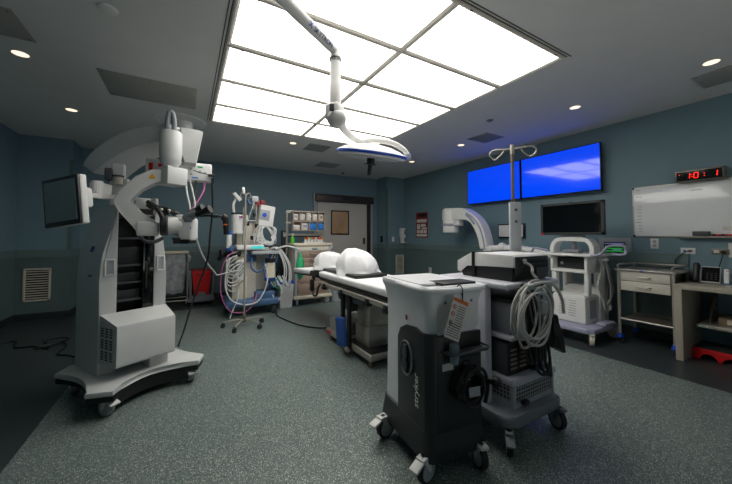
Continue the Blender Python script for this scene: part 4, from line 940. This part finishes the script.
# front fittings
q = M(); q.tube([(-.10, -.255, .655), (-.10, -.31, .655), (-.06, -.325, .655), (.12, -.325, .665), (.155, -.31, .665), (.155, -.255, .665)], .006, 8); q.box((.03, -.29, .652), (.24, .06, .012), bev=.003); q.done('manifold_rail', 'grey_dark', nv_)
q = M(); q.lathe((-.055, -.29, .60), [(0, 0), (.022, 0), (.026, .03), (.028, .075), (.024, .10), (0, .10)], 18); q.done('sample_cup', 'clear_cup', nv_)
M().box((-.07, -.258, .572), (.07, .003, .035)).done('white_label', 'paper', nv_)
M().box((.05, -.26, .565), (.05, .012, .04), bev=.003).done('power_inlet', 'black', nv_)
cd = None
for i in range(6):
    rx_ = .085-.008*(i % 3); rz_ = .088-.009*((i+1) % 3); y = -.275-.010*i
    pts = [(.04+rx_*math.cos(2*math.pi*j/20+i), y+.004*math.sin(j*2+i), .472+rz_*math.sin(2*math.pi*j/20+i)+.006*math.sin(j+i)) for j in range(20)]
    q = M(); q.tube(pts, .0095, 8, closed=True, k=3)
    if cd is None: cd = q.done('power_cord', 'black', nv_)
    else: q.done('cord_turn', 'black', cd)
M().tube([(.1, -.27, .55), (.155, -.28, .52), (.17, -.29, .44), (.15, -.29, .36)], .01, 8).done('cord_turn', 'black', cd)
q = M(); q.tube([(.13, -.25, .475), (.17, -.29, .475), (.19, -.33, .475)], .018, 10); q.ball((.19, -.33, .475), .026, 12); q.done('cord_hook', 'black', nv_)
M().tube([(-.05, -.25, .45), (-.06, -.33, .45), (-.06, -.34, .48)], .012, 8).done('cord_hook', 'black', nv_)
M().box((.035, -.335, .46), (.065, .003, .046), rx=-4, rz=-6).done('cord_label', 'grey_light', nv_)
M().box((.055, -.262, .515), (.06, .004, .045), ry=30).done('cord_sticker', 'paper', nv_)
for x, y, a in ((-.20, -.225, -70), (.135, -.275, -15), (-.225, .175, -75), (.17, .2, 60)):
    caster(nv_, x, y, .066, .040, 'grey_light', 'white', .14, a, 'rubber', 'white' if x < 0 else None)
# hanging tag
tg = thing('warning_tag', 'white hanging card tag with orange header tied to the rover handle', 'tag', (nx, ny, 0), -6)
XT = T((-.062, -.318, .835)) @ Matrix.Rotation(R(25), 4, 'Y') @ Matrix.Rotation(R(-6), 4, 'X')
M(XT).box((0, 0, 0), (.10, .002, .21), bev=.0005).done('card', 'paper', tg)
M(XT).box((0, -.0016, .088), (.10, .0012, .018)).done('orange_header', 'orange', tg)
q = M(XT)
for i in range(14):
    z = .062-.0117*i; x0 = -.01 if i < 8 else -.045
    q.box((x0/2+.022, -.0015, z), (.045-x0-random.uniform(0, .015), .001, .0035 if i not in (8, 9) else .005))
q.done('fine_print', 'ink', tg)
for z, m_ in ((.052, 'red'), (.015, 'red'), (-.028, 'ink')):
    q = M(XT); q.tube([(-.032+.010*math.cos(a*.5236), -.0015, z+.010*math.sin(a*.5236)) for a in range(12)], .0018, 6, closed=True, k=1); q.box((-.032, -.0015, z), (.012, .001, .003), ry=40); q.done('symbol', m_, tg)
q = M(); q.tube([(-.022, -.318, .925), (-.015, -.31, .975), (-.01, -.285, .994), (-.005, -.255, .975), (-.012, -.30, .95), (-.022, -.319, .92)], .003, 6); q.done('tie', 'black', tg)

# ------------------------------------------------------------------ equipment tower behind the rover
ex, ey = 1.87, 1.44
et = thing('equipment_tower', 'grey wheeled equipment tower with shelves, IV hook pole and coiled grey cable', 'medical cart', (ex, ey, 0))
WE = T((-ex, -ey, 0))
def e_(): return M(WE)
q = e_(); P = [(p[0]+1.86, p[1]+1.44) for p in rr(.285, .32, .07, 0)]; q.prism(P, 'z', .148, .215, bev=.02, seg=3); q.done('base', 'grey_mid', et)
for x, y, a in ((1.60, 1.135, -50), (2.10, 1.125, -20), (1.63, 1.70, -140), (2.09, 1.70, 130)): caster(et, x-ex, y-ey, .068, .036, 'grey_light', 'grey_mid', .15, a, 'rubber', 'grey_mid' if x < 1.8 else None)
e_().ext((1.615, 1.30, .21), (1.675, 1.47, .95), bev=.012).done('side_post', 'shelf_lilac', et)
e_().ext((2.13, 1.42, .21), (2.18, 1.50, .95), bev=.012).done('side_post', 'shelf_lilac', et)
e_().ext((1.64, 1.165, .925), (2.20, 1.74, .963), bev=.014, seg=3).done('top_shelf', 'shelf_lilac', et)
e_().ext((1.69, 1.175, .615), (2.13, 1.72, .64), bev=.008).done('middle_shelf', 'shelf_lilac', et)
q = e_(); q.cyl((2.20, 1.50, .90), (2.20, 1.50, 1.96), .013, n=14); pl = q.done('hook_pole', 'steel_dark', et)
q = e_(); hd_ = Vector((.545, -.84, 0)); pc = Vector((2.20, 1.50, 0))
q.cyl((2.20, 1.50, 1.89), (2.20, 1.50, 1.965), .017, n=12)
for s in (-1, 1):
    q.tube([pc+Vector((0, 0, 1.93)), pc+hd_*s*.06+Vector((0, 0, 1.935)), pc+hd_*s*.14+Vector((0, 0, 1.935)), pc+hd_*s*.165+Vector((0, 0, 1.90)), pc+hd_*s*.13+Vector((0, 0, 1.86)), pc+hd_*s*.085+Vector((0, 0, 1.89)), pc+hd_*s*.06+Vector((0, 0, 1.925))], .0055, 8)
q.done('hooks', 'steel', pl)
q = M(WE @ T((2.185, 1.475, 1.24)) @ RZ(-32)); q.box((0, 0, 0), (.085, .03, .54), bev=.006); br = q.done('pole_bracket', 'grey_light', et)
for z in (.21, .12):
    q = M(WE @ T((2.185, 1.475, 1.24)) @ RZ(-32)); q.lathe((0, -.017, z), [(0, -.004), (.011, -.004), (.011, .004), (0, .004)], 12, Matrix(((1, 0, 0), (0, 0, -1), (0, 1, 0)))); q.done('bracket_screw', 'grey_dark', br)
# console on top
cs = thing('surgical_console', 'two-tone light grey and black console lying on the tower top shelf', 'console', (1.945, 1.42, .963))
WC = T((-1.945, -1.42, -.963))
def c_(): return M(WC)
prof = [(1.20, 1.05), (1.20, 1.115), (1.215, 1.13), (1.53, 1.135), (1.66, 1.07), (1.66, 1.0), (1.63, .985), (1.57, 1.045)]
c_().prism(prof, 'x', 1.755, 2.135, bev=.008, seg=2).done('upper_cover', 'white', cs)
c_().prism([(1.215, .966), (1.215, 1.05), (1.58, 1.05), (1.625, .99), (1.61, .966)], 'x', 1.76, 2.13, bev=.006).done('lower_case', 'black', cs)
q = c_(); q.ext((1.749, 1.495, .966), (1.753, 1.52, 1.137)); q.ext((1.752, 1.495, 1.132), (2.138, 1.52, 1.14)); q.done('strap', 'black', cs)
c_().ext((1.772, 1.192, 1.005), (2.118, 1.205, 1.118), bev=.003).done('rear_panel', 'black', cs)
q = c_()
for z in (1.095, 1.06): q.ext((1.80, 1.183, z), (2.10, 1.195, z+.012), bev=.003)
q.done('rear_ridge', 'charcoal', cs)
q = c_(); q.ext((1.97, 1.18, .985), (2.09, 1.20, 1.045), bev=.003); q.done('socket_plate', 'grey_dark', cs)
q = c_(); q.tube([(1.84, 1.19, 1.09), (1.86, 1.15, 1.06), (1.84, 1.13, 1.02), (1.87, 1.12, .985), (1.85, 1.10, .95)], .008, 8); q.box((1.84, 1.185, 1.09), (.03, .02, .03), bev=.004); q.done('plug_lead', 'cable_grey', cs)
c_().ext((1.7535, 1.565, 1.055), (1.7545, 1.635, 1.085)).done('side_sticker', 'white', cs) if 0 else None
# devices on shelves
t = thing('light_source_unit', 'grey boxed unit on the middle shelf of the tower', 'device', (1.91, 1.44, .64))
M().ext((-.19, -.24, .002), (.17, .24, .195), bev=.01).done('case', 'grey_mid', t); M().ext((-.185, -.235, .196), (.165, .235, .215), bev=.004).done('dark_lid', 'black', t)
M().ext((-.15, -.247, .03), (.14, -.238, .17), bev=.003).done('face_panel', 'grey_dark', t)
q = M(); q.lathe((-.09, -.255, .10), [(0, -.012), (.02, -.012), (.024, .012), (0, .012)], 16, Matrix(((1, 0, 0), (0, 0, -1), (0, 1, 0)))); q.done('blue_connector', 'blue_pale', t)
pb = thing('perforated_crate', 'light grey perforated equipment crate with lid at the bottom of the tower', 'crate', (1.92, 1.42, .215))
M().ext((-.205, -.235, .0), (.195, .235, .125), bev=.006).done('crate_body', 'perforated', pb)
for x in (-.205, .195):
    for y in (-.235, .235): M().box((x, y, .062), (.025, .025, .125), bev=.006).done('crate_post', 'grey_light', pb)
M().box((-.005, -.236, .015), (.4, .016, .03)).done('crate_rail', 'grey_light', pb); M().box((-.206, 0, .015), (.016, .46, .03)).done('crate_rail', 'grey_light', pb)
M().ext((-.225, -.255, .125), (.225, .25, .175), bev=.016, seg=3).done('crate_lid', 'shelf_lilac', pb)
M().box((-.13, -.262, .03), (.05, .03, .025), bev=.006).done('latch', 'black', pb)
t = thing('control_module', 'dark control module with pale slots standing on the perforated crate lid', 'device', (1.88, 1.44, .39))
M().ext((-.17, -.22, .0), (.16, .24, .20), bev=.006).done('case', 'grey_dark', t); M().ext((-.165, -.228, .01), (.155, -.219, .19), bev=.002).done('face_panel', 'black', t)
for i in range(5):
    for x in (-.12, -.03): M().box((x, -.23, .045+.028*i), (.06, .004, .012)).done('slot_light', 'taupe', t)
M().box((.11, -.24, .004), (.09, .06, .008), bev=.002).done('base_card', 'black', t)
o = M().box((2.07, 1.21, .3945), (.10, .06, .008), bev=.002).done('keypad', 'black'); tag(o, 'small black keypad plate lying on the crate lid', 'keypad')
# grey cable coil and black leads hanging at the tower front
cc = thing('cable_coil', 'large loose coil of light grey cable hanging on the front of the tower', 'cable', (1.77, 1.10, .93))
WK = T((-1.77, -1.10, -.93))
for i in range(8):
    cx, cz = 1.75+.03*random.uniform(-1, 1), .805+.025*random.uniform(-1, 1); a, b = .135+.028*random.uniform(-1, 1), .165+.035*random.uniform(-1, 1)
    tl = .7*random.uniform(-1, 1); pts = []
    for j in range(18):
        u = 2*math.pi*j/18; x, z = a*math.cos(u), b*math.sin(u)
        pts.append((cx+x*math.cos(tl)-z*math.sin(tl), 1.115-.011*i+.012*math.sin(u*2+i), cz+x*math.sin(tl)+z*math.cos(tl)))
    M(WK).tube(pts, .0068, 8, closed=True, k=3).done('loop', 'cable_grey', cc)
M(WK).tube([(1.68, 1.06, .965), (1.78, 1.02, .985), (1.88, 1.02, .955), (1.95, 1.02, .87), (1.965, 1.02, .79)], .009, 8).done('loose_end', 'cable_grey', cc)
M(WK).tube([(1.77, 1.16, .95), (1.77, 1.05, .965), (1.77, 1.025, .985)], .009, 8).done('hook', 'black', cc)
t = thing('power_leads', 'tangle of black power leads hanging down behind the grey cable coil', 'cable', (1.85, 1.13, .8))
WP = T((-2.0, -1.13, -.8))
for i in range(5):
    x = 1.90+.035*i; r_ = random.uniform(-.02, .02)
    M(WP).tube([(x, 1.14, .92), (x+r_, 1.12, .75), (x+.02+r_, 1.11, .6+r_), (x+.05, 1.12, .49), (x+.09+r_, 1.14, .55), (x+.08, 1.14, .68)], .011, 8).done('lead', 'black', t)
for i in range(3): M(WP).tube([(2.0+.03*i, 1.13, .62), (1.98+.05*i, 1.11, .46), (2.05+.03*i, 1.10, .41-.01*i), (2.14, 1.12, .47), (2.13+.01*i, 1.14, .62)], .009, 8).done('lead', 'black', t)
M(WP).box((2.0, 1.15, .70), (.10, .05, .13), rz=10, bev=.015).done('plug_block', 'black', t)
M(WP).box((2.09, 1.13, .80), (.10, .04, .09), ry=15, bev=.015).done('clear_pouch', 'grey_light', t)
t = thing('black_drape', 'folded black cloth cover hanging at the right of the tower', 'cover', (1.95, 1.085, .67))
q = M(); lps = []
for i in range(9):
    z = .10-.028*i; w_ = .02+.038*math.sin(min(1, i/6)*1.6); cx = .007*i
    lps.append([(cx+w_*math.cos(2*math.pi*j/20)*(1+.18*math.sin(5*2*math.pi*j/20)), .03*math.sin(2*math.pi*j/20)*(1+.35*math.sin(7*2*math.pi*j/20+i*.3)), z-.03*math.cos(2*math.pi*j/20)*(i/8)) for j in range(20)])
q.ring(lps); q.done('cloth', 'black', t)

# ------------------------------------------------------------------ mini C-arm unit at the right wall
kx, ky = 4.33, 2.06
ka = thing('mini_c_arm', 'white mini C-arm X-ray unit with black monitor on a lilac wheeled base', 'medical machine', (kx, ky, 0))
WA = T((-kx, -ky, 0))
def a_(): return M(WA)
P = [(3.93, 1.80), (3.99, 1.74), (4.56, 1.74), (4.62, 1.80), (4.62, 2.32), (4.56, 2.38), (3.99, 2.38), (3.93, 2.32)]
a_().prism(P, 'z', .13, .195, bev=.02, seg=3).done('base', 'lilac', ka)
for x, y, a in ((3.99, 1.77, -60), (4.56, 1.77, -20), (4.02, 2.31, -100), (4.54, 2.31, 30)): caster(ka, x-kx, y-ky, .066, .045, 'white_warm', 'white_warm', .14, a, 'white_warm')
a_().box((4.33, 1.77, .215), (.25, .10, .03), bev=.01).done('foot_pedal', 'lilac', ka)
q = a_(); q.prism([(1.88, .20), (2.25, .20), (2.26, .50), (2.24, .53), (1.90, .53), (1.88, .51)], 'x', 4.10, 4.46, bev=.012); bx_ = q.done('generator_box', 'white', ka)
q = a_()
for i in range(7):
    for j, (y, w_) in enumerate(((2.14, .09), (2.03, .09))): q.box((4.098, y-random.uniform(0, .01), .46-.03*i), (.002, w_-random.uniform(0, .02), .005))
q.done('label_text', 'grey_mid', bx_)
a_().ext((4.2, 1.8785, .25), (4.36, 1.881, .47)).done('side_vent', 'grey_light', bx_)
a_().ext((4.42, 1.86, .19), (4.64, 2.30, .62), bev=.015).done('rear_column', 'white', ka)
for y0, y1 in ((1.86, 1.91), (2.23, 2.29)): a_().ext((4.14, y0, .53), (4.22, y1, .83), bev=.01).done('front_post', 'white', ka)
a_().ext((4.40, 1.86, .60), (4.63, 1.92, .84), bev=.01).done('rear_post', 'white', ka)
a_().ext((4.40, 2.24, .60), (4.63, 2.29, .84), bev=.01).done('rear_post', 'white', ka)
q = a_(); q.ext((4.12, 1.86, .80), (4.63, 2.29, .835), bev=.008); q.ext((4.12, 1.86, .83), (4.63, 1.895, 1.0), bev=.006); q.ext((4.12, 2.26, .83), (4.63, 2.29, 1.0), bev=.006); q.ext((4.55, 1.88, .83), (4.63, 2.27, 1.0)); q.done('upper_bay', 'white', ka)
q = a_(); q.ext((4.22, 1.91, .838), (4.5, 2.25, .97), bev=.008); dv = q.done('bay_device', 'charcoal', ka)
q = a_(); q.lathe((4.214, 2.19, .905), [(0, -.01), (.018, -.01), (.018, .01), (0, .01)], 14, Matrix(((0, 0, -1), (1, 0, 0), (0, 1, 0)))); q.done('dial', 'grey_light', dv)
a_().ext((4.06, 1.80, 1.0), (4.66, 2.35, 1.035), bev=.014, seg=3).done('top_slab', 'white', ka)
# arch and monitor
cn = [(2.29, 1.03), (2.29, 1.10), (2.26, 1.17), (2.19, 1.205), (1.93, 1.205), (1.86, 1.17), (1.83, 1.10), (1.83, 1.03)]
a_().rect([(4.24, y, z) for y, z in cat([(y, z, 0) for y, z in cn], 4) and [(p.x, p.y) for p in cat([(y, z, 0) for y, z in cn], 4)]], .05, .16, (1, 0, 0), bev=.2).done('arch', 'white', ka)
q = a_(); q.ext((4.20, 1.98, 1.19), (4.28, 2.14, 1.25), bev=.01); q.ext((4.16, 1.93, 1.235), (4.26, 2.19, 1.262), bev=.006); q.cyl((4.24, 2.06, 1.03), (4.24, 2.06, 1.2), .03, n=14); q.box((4.2, 2.06, 1.06), (.12, .2, .04), bev=.01); q.done('monitor_mount', 'grey_mid', ka)
q = a_(); q.ext((4.14, 1.685, 1.262), (4.19, 2.415, 1.67), bev=.008); mn = q.done('monitor_housing', 'black', ka)
a_().ext((4.135, 1.715, 1.295), (4.141, 2.385, 1.642)).done('monitor_screen', 'black_gloss', mn)
q = a_(); q.ext((4.135, 1.685, 1.262), (4.14, 1.715, 1.67)); q.ext((4.135, 2.385, 1.262), (4.14, 2.415, 1.67)); q.ext((4.135, 1.685, 1.642), (4.14, 2.415, 1.67)); q.ext((4.135, 1.685, 1.262), (4.14, 2.415, 1.295)); q.box((4.16, 2.05, 1.674), (.02, .03, .012)); q.done('monitor_bezel', 'charcoal', mn)
q = a_(); q.lathe((4.133, 2.395, 1.277), [(0, -.004), (.016, -.004), (.016, .004), (0, .004)], 14, Matrix(((0, 0, -1), (1, 0, 0), (0, 1, 0)))); q.done('red_button', 'red', mn)
a_().tube([(4.10, 1.90, 1.02), (4.08, 1.80, 1.02), (4.10, 1.72, 1.04), (4.13, 1.68, 1.10), (4.15, 1.64, 1.135), (4.2, 1.54, 1.14), (4.22, 1.52, 1.09), (4.2, 1.53, 1.045), (4.18, 1.63, 1.04)], .014, 10).done('side_handle', 'lilac', ka)
a_().tube([(4.10, 2.30, 1.05), (4.10, 2.345, 1.09), (4.12, 2.36, 1.12), (4.30, 2.37, 1.12), (4.42, 2.36, 1.10), (4.46, 2.33, 1.05)], .02, 10).done('side_handle', 'lilac', ka) if 0 else None
a_().tube([(4.10, 2.31, 1.06), (4.08, 2.40, 1.08), (4.07, 2.47, 1.09), (4.07, 2.50, 1.05), (4.07, 2.52, 1.0)], .015, 10).done('side_handle', 'lilac', ka)
for i in range(6):
    a = .012*i; M(WA).tube([(4.40-a, 1.83, .95), (4.36-a, 1.79, .85), (4.30-a*2, 1.78, .6+a), (4.34, 1.78, .38+a*2), (4.44-a, 1.78, .36+a), (4.50+a, 1.78, .58), (4.46+a, 1.80, .85), (4.43, 1.83, .95)], .009, 8).done('hung_cable', 'cable_grey', ka)
a_().box((4.42, 1.82, .96), (.10, .08, .03), bev=.008).done('cable_hook', 'white', ka); a_().box((4.46, 1.79, .38), (.07, .05, .06), bev=.012).done('cable_plug', 'white', ka)
for i in range(3): M(WA).tube([(4.12, 2.33, .98), (4.10-.02*i, 2.36, .85), (4.1, 2.37+.01*i, .6), (4.14, 2.36, .5)], .010, 8).done('hung_cable', 'hose_white', ka)
# the C and its flexible arm
outr = cat([(y, z, 0) for y, z in ((3.43, 1.03), (3.455, 1.20), (3.52, 1.40), (3.62, 1.545), (3.76, 1.66), (3.92, 1.74), (4.056, 1.769))], 4)
innr = cat([(y, z, 0) for y, z in ((3.90, 1.565), (3.78, 1.49), (3.68, 1.36), (3.61, 1.20), (3.575, 1.03))], 4)
poly = [(p.x, p.y) for p in outr]+[(4.40, 1.785), (4.46, 1.765), (4.475, 1.70), (4.475, 1.56), (4.207, 1.56)]+[(p.x, p.y) for p in innr]
a_().prism(poly, 'x', 4.32, 4.50, bev=.018, seg=3).done('c_arc', 'white', ka)
rp = cat([(y, z, 0) for y, z in ((3.475, 1.03), (3.51, 1.22), (3.58, 1.41), (3.70, 1.56), (3.86, 1.66))], 5)
a_().tube([(4.315, p.x, p.y) for p in rp], .014, 8, k=0).done('arc_channel', 'lilac', ka)
a_().tube([(4.312, 3.86, 1.63), (4.305, 3.76, 1.56), (4.305, 3.68, 1.46)], .018, 8).done('arc_grip', 'lilac', ka)
q = a_(); q.lathe((4.41, 4.33, 0), [(0, 1.78), (.12, 1.775), (.145, 1.74), (.145, 1.50), (.145, 1.32), (.12, 1.305), (0, 1.305)], 28); dt = q.done('detector_head', 'white', ka)
q = a_(); q.lathe((4.41, 4.33, 0), [(.14, 1.49), (.165, 1.485), (.168, 1.455), (.14, 1.45)], 28); q.done('detector_ring', 'lilac', dt)
a_().ext((4.34, 4.06, 1.44), (4.48, 4.24, 1.60), bev=.015).done('detector_mount', 'white', dt)
q = a_(); q.tube([(4.41, 3.50, 1.02), (4.40, 3.40, 1.04), (4.40, 3.2, 1.05), (4.42, 3.0, 1.06), (4.40, 2.75, 1.04), (4.38, 2.5, 1.0), (4.38, 2.28, .96)], [.06, .055, .05, .055, .05, .05, .045], 12)
q.ball((4.40, 3.2, 1.07), .075, 14); q.ball((4.41, 2.93, 1.06), .075, 14); q.box((4.40, 3.45, 1.03), (.14, .14, .10), bev=.02); q.done('flex_arm', 'white', ka)

# ------------------------------------------------------------------ stainless steel cart with drawers
gx, gy = 4.65, 1.435
st = thing('steel_cart', 'stainless steel cart with two white drawers and blue casters', 'cart', (gx, gy, 0))
a, b = .215, .238
for sx in (-1, 1):
    for sy in (-1, 1):
        lg = M().cyl((sx*a, sy*b, .10), (sx*a, sy*b, .865), .016, n=14).done('leg', 'steel', st)
        x, y = sx*a, sy*b
        q = M(); q.cyl((x, y, .085), (x, y, .11), .022, n=12); q.box((x-.02, y-.006, .075), (.07, .04, .025), rz=20*sx, bev=.006); fk = q.done('caster', 'blue', lg)
        q = M(); q.cyl((x-.014, y+.0, .036), (x+.014, y+.0, .036), .036, n=18); q.done('tyre', 'rubber', fk)
q = M(); q.box((0, 0, .855), (2*a+.06, 2*b+.06, .022), bev=.005); q.done('cart_top', 'steel', st)
q = M()
for sy in (-1, 1): q.tube([(-a, sy*b, .865), (-a+.01, sy*b, .915), (a, sy*b, .915)], .009, 8)
q.tube([(a, -b, .865), (a, -b, .915), (a, b, .915), (a, b, .865)], .009, 8, k=0); q.done('gallery_rail', 'steel', st)
M().box((0, 0, .285), (2*a, 2*b, .018), bev=.004).done('lower_shelf', 'steel_dark', st)
for x in (-a, a): M().cyl((x, -b, .285), (x, b, .285), .013, n=10).done('shelf_rail', 'steel', st)
M().ext((-a+.005, -b+.025, .615), (a-.01, b-.025, .842)).done('drawer_case', 'steel_dark', st)
for z0, z1 in ((.735, .84), (.622, .728)):
    d = M().ext((-a-.012, -b+.022, z0), (-a+.006, b-.022, z1), bev=.003).done('drawer', 'white_warm', st); zc = (z0+z1)/2
    q = M(); q.tube([(-a-.012, -.06, zc), (-a-.038, -.045, zc), (-a-.04, .0, zc-.004), (-a-.038, .045, zc), (-a-.012, .06, zc)], .007, 8); q.done('drawer_handle', 'steel', d)
M().box((-a-.031, .015, .857), (.006, .03, .014)).done('blue_tab', 'blue', st)

# ------------------------------------------------------------------ wall desk and what stands on and under it
dk = thing('wall_desk', 'pale built-in desk with slab side panel at the right edge', 'desk', (4.63, .4, 0))
WD = T((-4.63, -.4, 0))
M(WD).ext((4.305, -.45, .715), (4.95, 1.165, .76), bev=.003).done('desk_top', 'desk', dk)
M(WD).ext((4.31, 1.105, 0), (4.95, 1.162, .715), bev=.003).done('side_panel', 'desk', dk)
M(WD).ext((4.31, -.445, 0), (4.95, -.39, .715), bev=.003).done('side_panel', 'desk', dk)
q = M(WD); q.prism([(4.935, .36), (4.935, .70), (4.90, .70), (4.66, .40), (4.66, .36)], 'y', .985, 1.0); bk = q.done('shelf_bracket', 'steel_dark', dk)
q = M(WD)
for x, z in ((4.88, .62), (4.88, .52), (4.80, .46)): q.lathe((x, .984, z), [(0, -.002), (.016, -.002), (.016, .002), (0, .002)], 14, Matrix(((1, 0, 0), (0, 0, -1), (0, 1, 0))))
q.done('bracket_hole', 'black', bk)
q = M(WD); q.ext((4.50, .15, .33), (4.935, 1.05, .36), bev=.003); sh = q.done('under_shelf', 'steel', dk)
q = M(WD); q.ext((4.497, .97, .335), (4.50, 1.03, .356)); q.done('shelf_label', 'paper', sh)
q = M(WD); q.ext((4.4955, .985, .341), (4.4975, 1.015, .350)); q.done('green_mark', 'green', sh)
t = thing('cardboard_box', 'small tan box lying on the shelf under the desk', 'box', (4.76, .84, .36)); M().ext((-.12, -.2, 0), (.12, .09, .07), bev=.004).done('box_body', 'cork', t); M().ext((-.121, -.06, .01), (-.119, .03, .06)).done('box_label', 'cream', t)
sp = thing('step_platform', 'low red step platform with black ribbed top under the desk', 'step stool', (4.72, .83, 0))
q = M(); P = [(-.27, 0), (-.27, .108), (.27, .108), (.27, 0), (.245, 0)]
for c in (.155, 0, -.155):
    P += [(c+.065*math.cos(R(a_2)), .062*math.sin(R(a_2))) for a_2 in range(0, 181, 15)]
P += [(-.245, 0)]
q.prism([(p[0], p[1]) for p in P], 'x', -.17, -.15, bev=.003); q.prism([(p[0], p[1]) for p in P], 'x', .15, .17, bev=.003)
q.ext((-.15, -.27, 0), (.15, -.25, .108)); q.ext((-.15, .25, 0), (.15, .27, .108)); q.ext((-.15, -.25, .09), (.15, .25, .108)); q.done('platform_body', 'red', sp)
q = M(); q.ext((-.165, -.262, .108), (.165, .262, .115), bev=.002)
for i in range(14): q.box((-.15+.023*i, 0, .116), (.010, .51, .004))
q.done('ribbed_top', 'rubber', sp)
q = M()
for c in (.08, -.08): q.tube([(-.171, c+.07, .085), (-.174, c+.03, .076), (-.174, c-.03, .074), (-.171, c-.07, .083)], .003, 6)
q.done('moulded_line', 'red_dark', sp)
ph = thing('desk_phone', 'white framed desk phone with black handset and black touch panel', 'phone', (4.74, 1.02, .76), 0)
XP = T((0, 0, .085)) @ Matrix.Rotation(R(18), 4, 'Y')
M(XP).box((.0, 0, .0), (.03, .20, .17), bev=.006).done('body', 'white', ph)
q = M(); q.prism([(-.02, 0), (.10, 0), (.06, .10), (.02, .12)], 'y', -.09, .09); q.done('stand', 'grey_light', ph)
M(XP).box((-.017, -.032, .0), (.006, .128, .152), bev=.002).done('touch_panel', 'black_matte', ph)
q = M(XP)
for i in range(4):
    for j in range(3): q.box((-.021, -.07+.03*j, -.05+.02*i), (.002, .012, .006))
q.done('keys', 'charcoal', ph)
hs = M(XP); hs.box((-.045, .068, .012), (.04, .05, .20), bev=.018, seg=3); hs.box((-.03, .068, .075), (.05, .05, .05), bev=.014); hs.box((-.03, .068, -.065), (.05, .05, .05), bev=.014); hs.done('handset', 'black', ph)
t = thing('brochure_holder', 'small white holder with coloured stickers beside the phone', 'holder', (4.76, .875, .76))
q = M(); q.prism([(-.03, 0), (.06, 0), (.05, .05), (.02, .15), (-.01, .15)], 'y', -.012, .025, bev=.004); q.done('body', 'white', t)
for z, m_ in ((.065, 'yellow'), (.085, 'blue_pale'), (.045, 'red'), (.13, 'red_dark')):
    M().box((-.026+z*.12, 0, z), (.004, .022, .016)).done('sticker', m_, t)
M().box((.01, 0, .006), (.10, .09, .012), bev=.003).done('blue_base', 'blue_pale', t)
t = thing('black_speaker', 'small black device on the desk corner behind the steel cart', 'device', (4.82, 1.10, .76)); M().box((0, 0, .05), (.12, .10, .10), bev=.012).done('body', 'black', t); M().box((-.062, 0, .05), (.004, .07, .06), bev=.001).done('front', 'charcoal', t)
t = thing('desk_accessory', 'low black device on the desk at the right edge', 'device', (4.80, .79, .76)); M().box((0, 0, .035), (.12, .09, .07), bev=.014).done('body', 'black', t); M().box((-.062, 0, .04), (.004, .06, .03), bev=.001).done('front', 'charcoal', t)
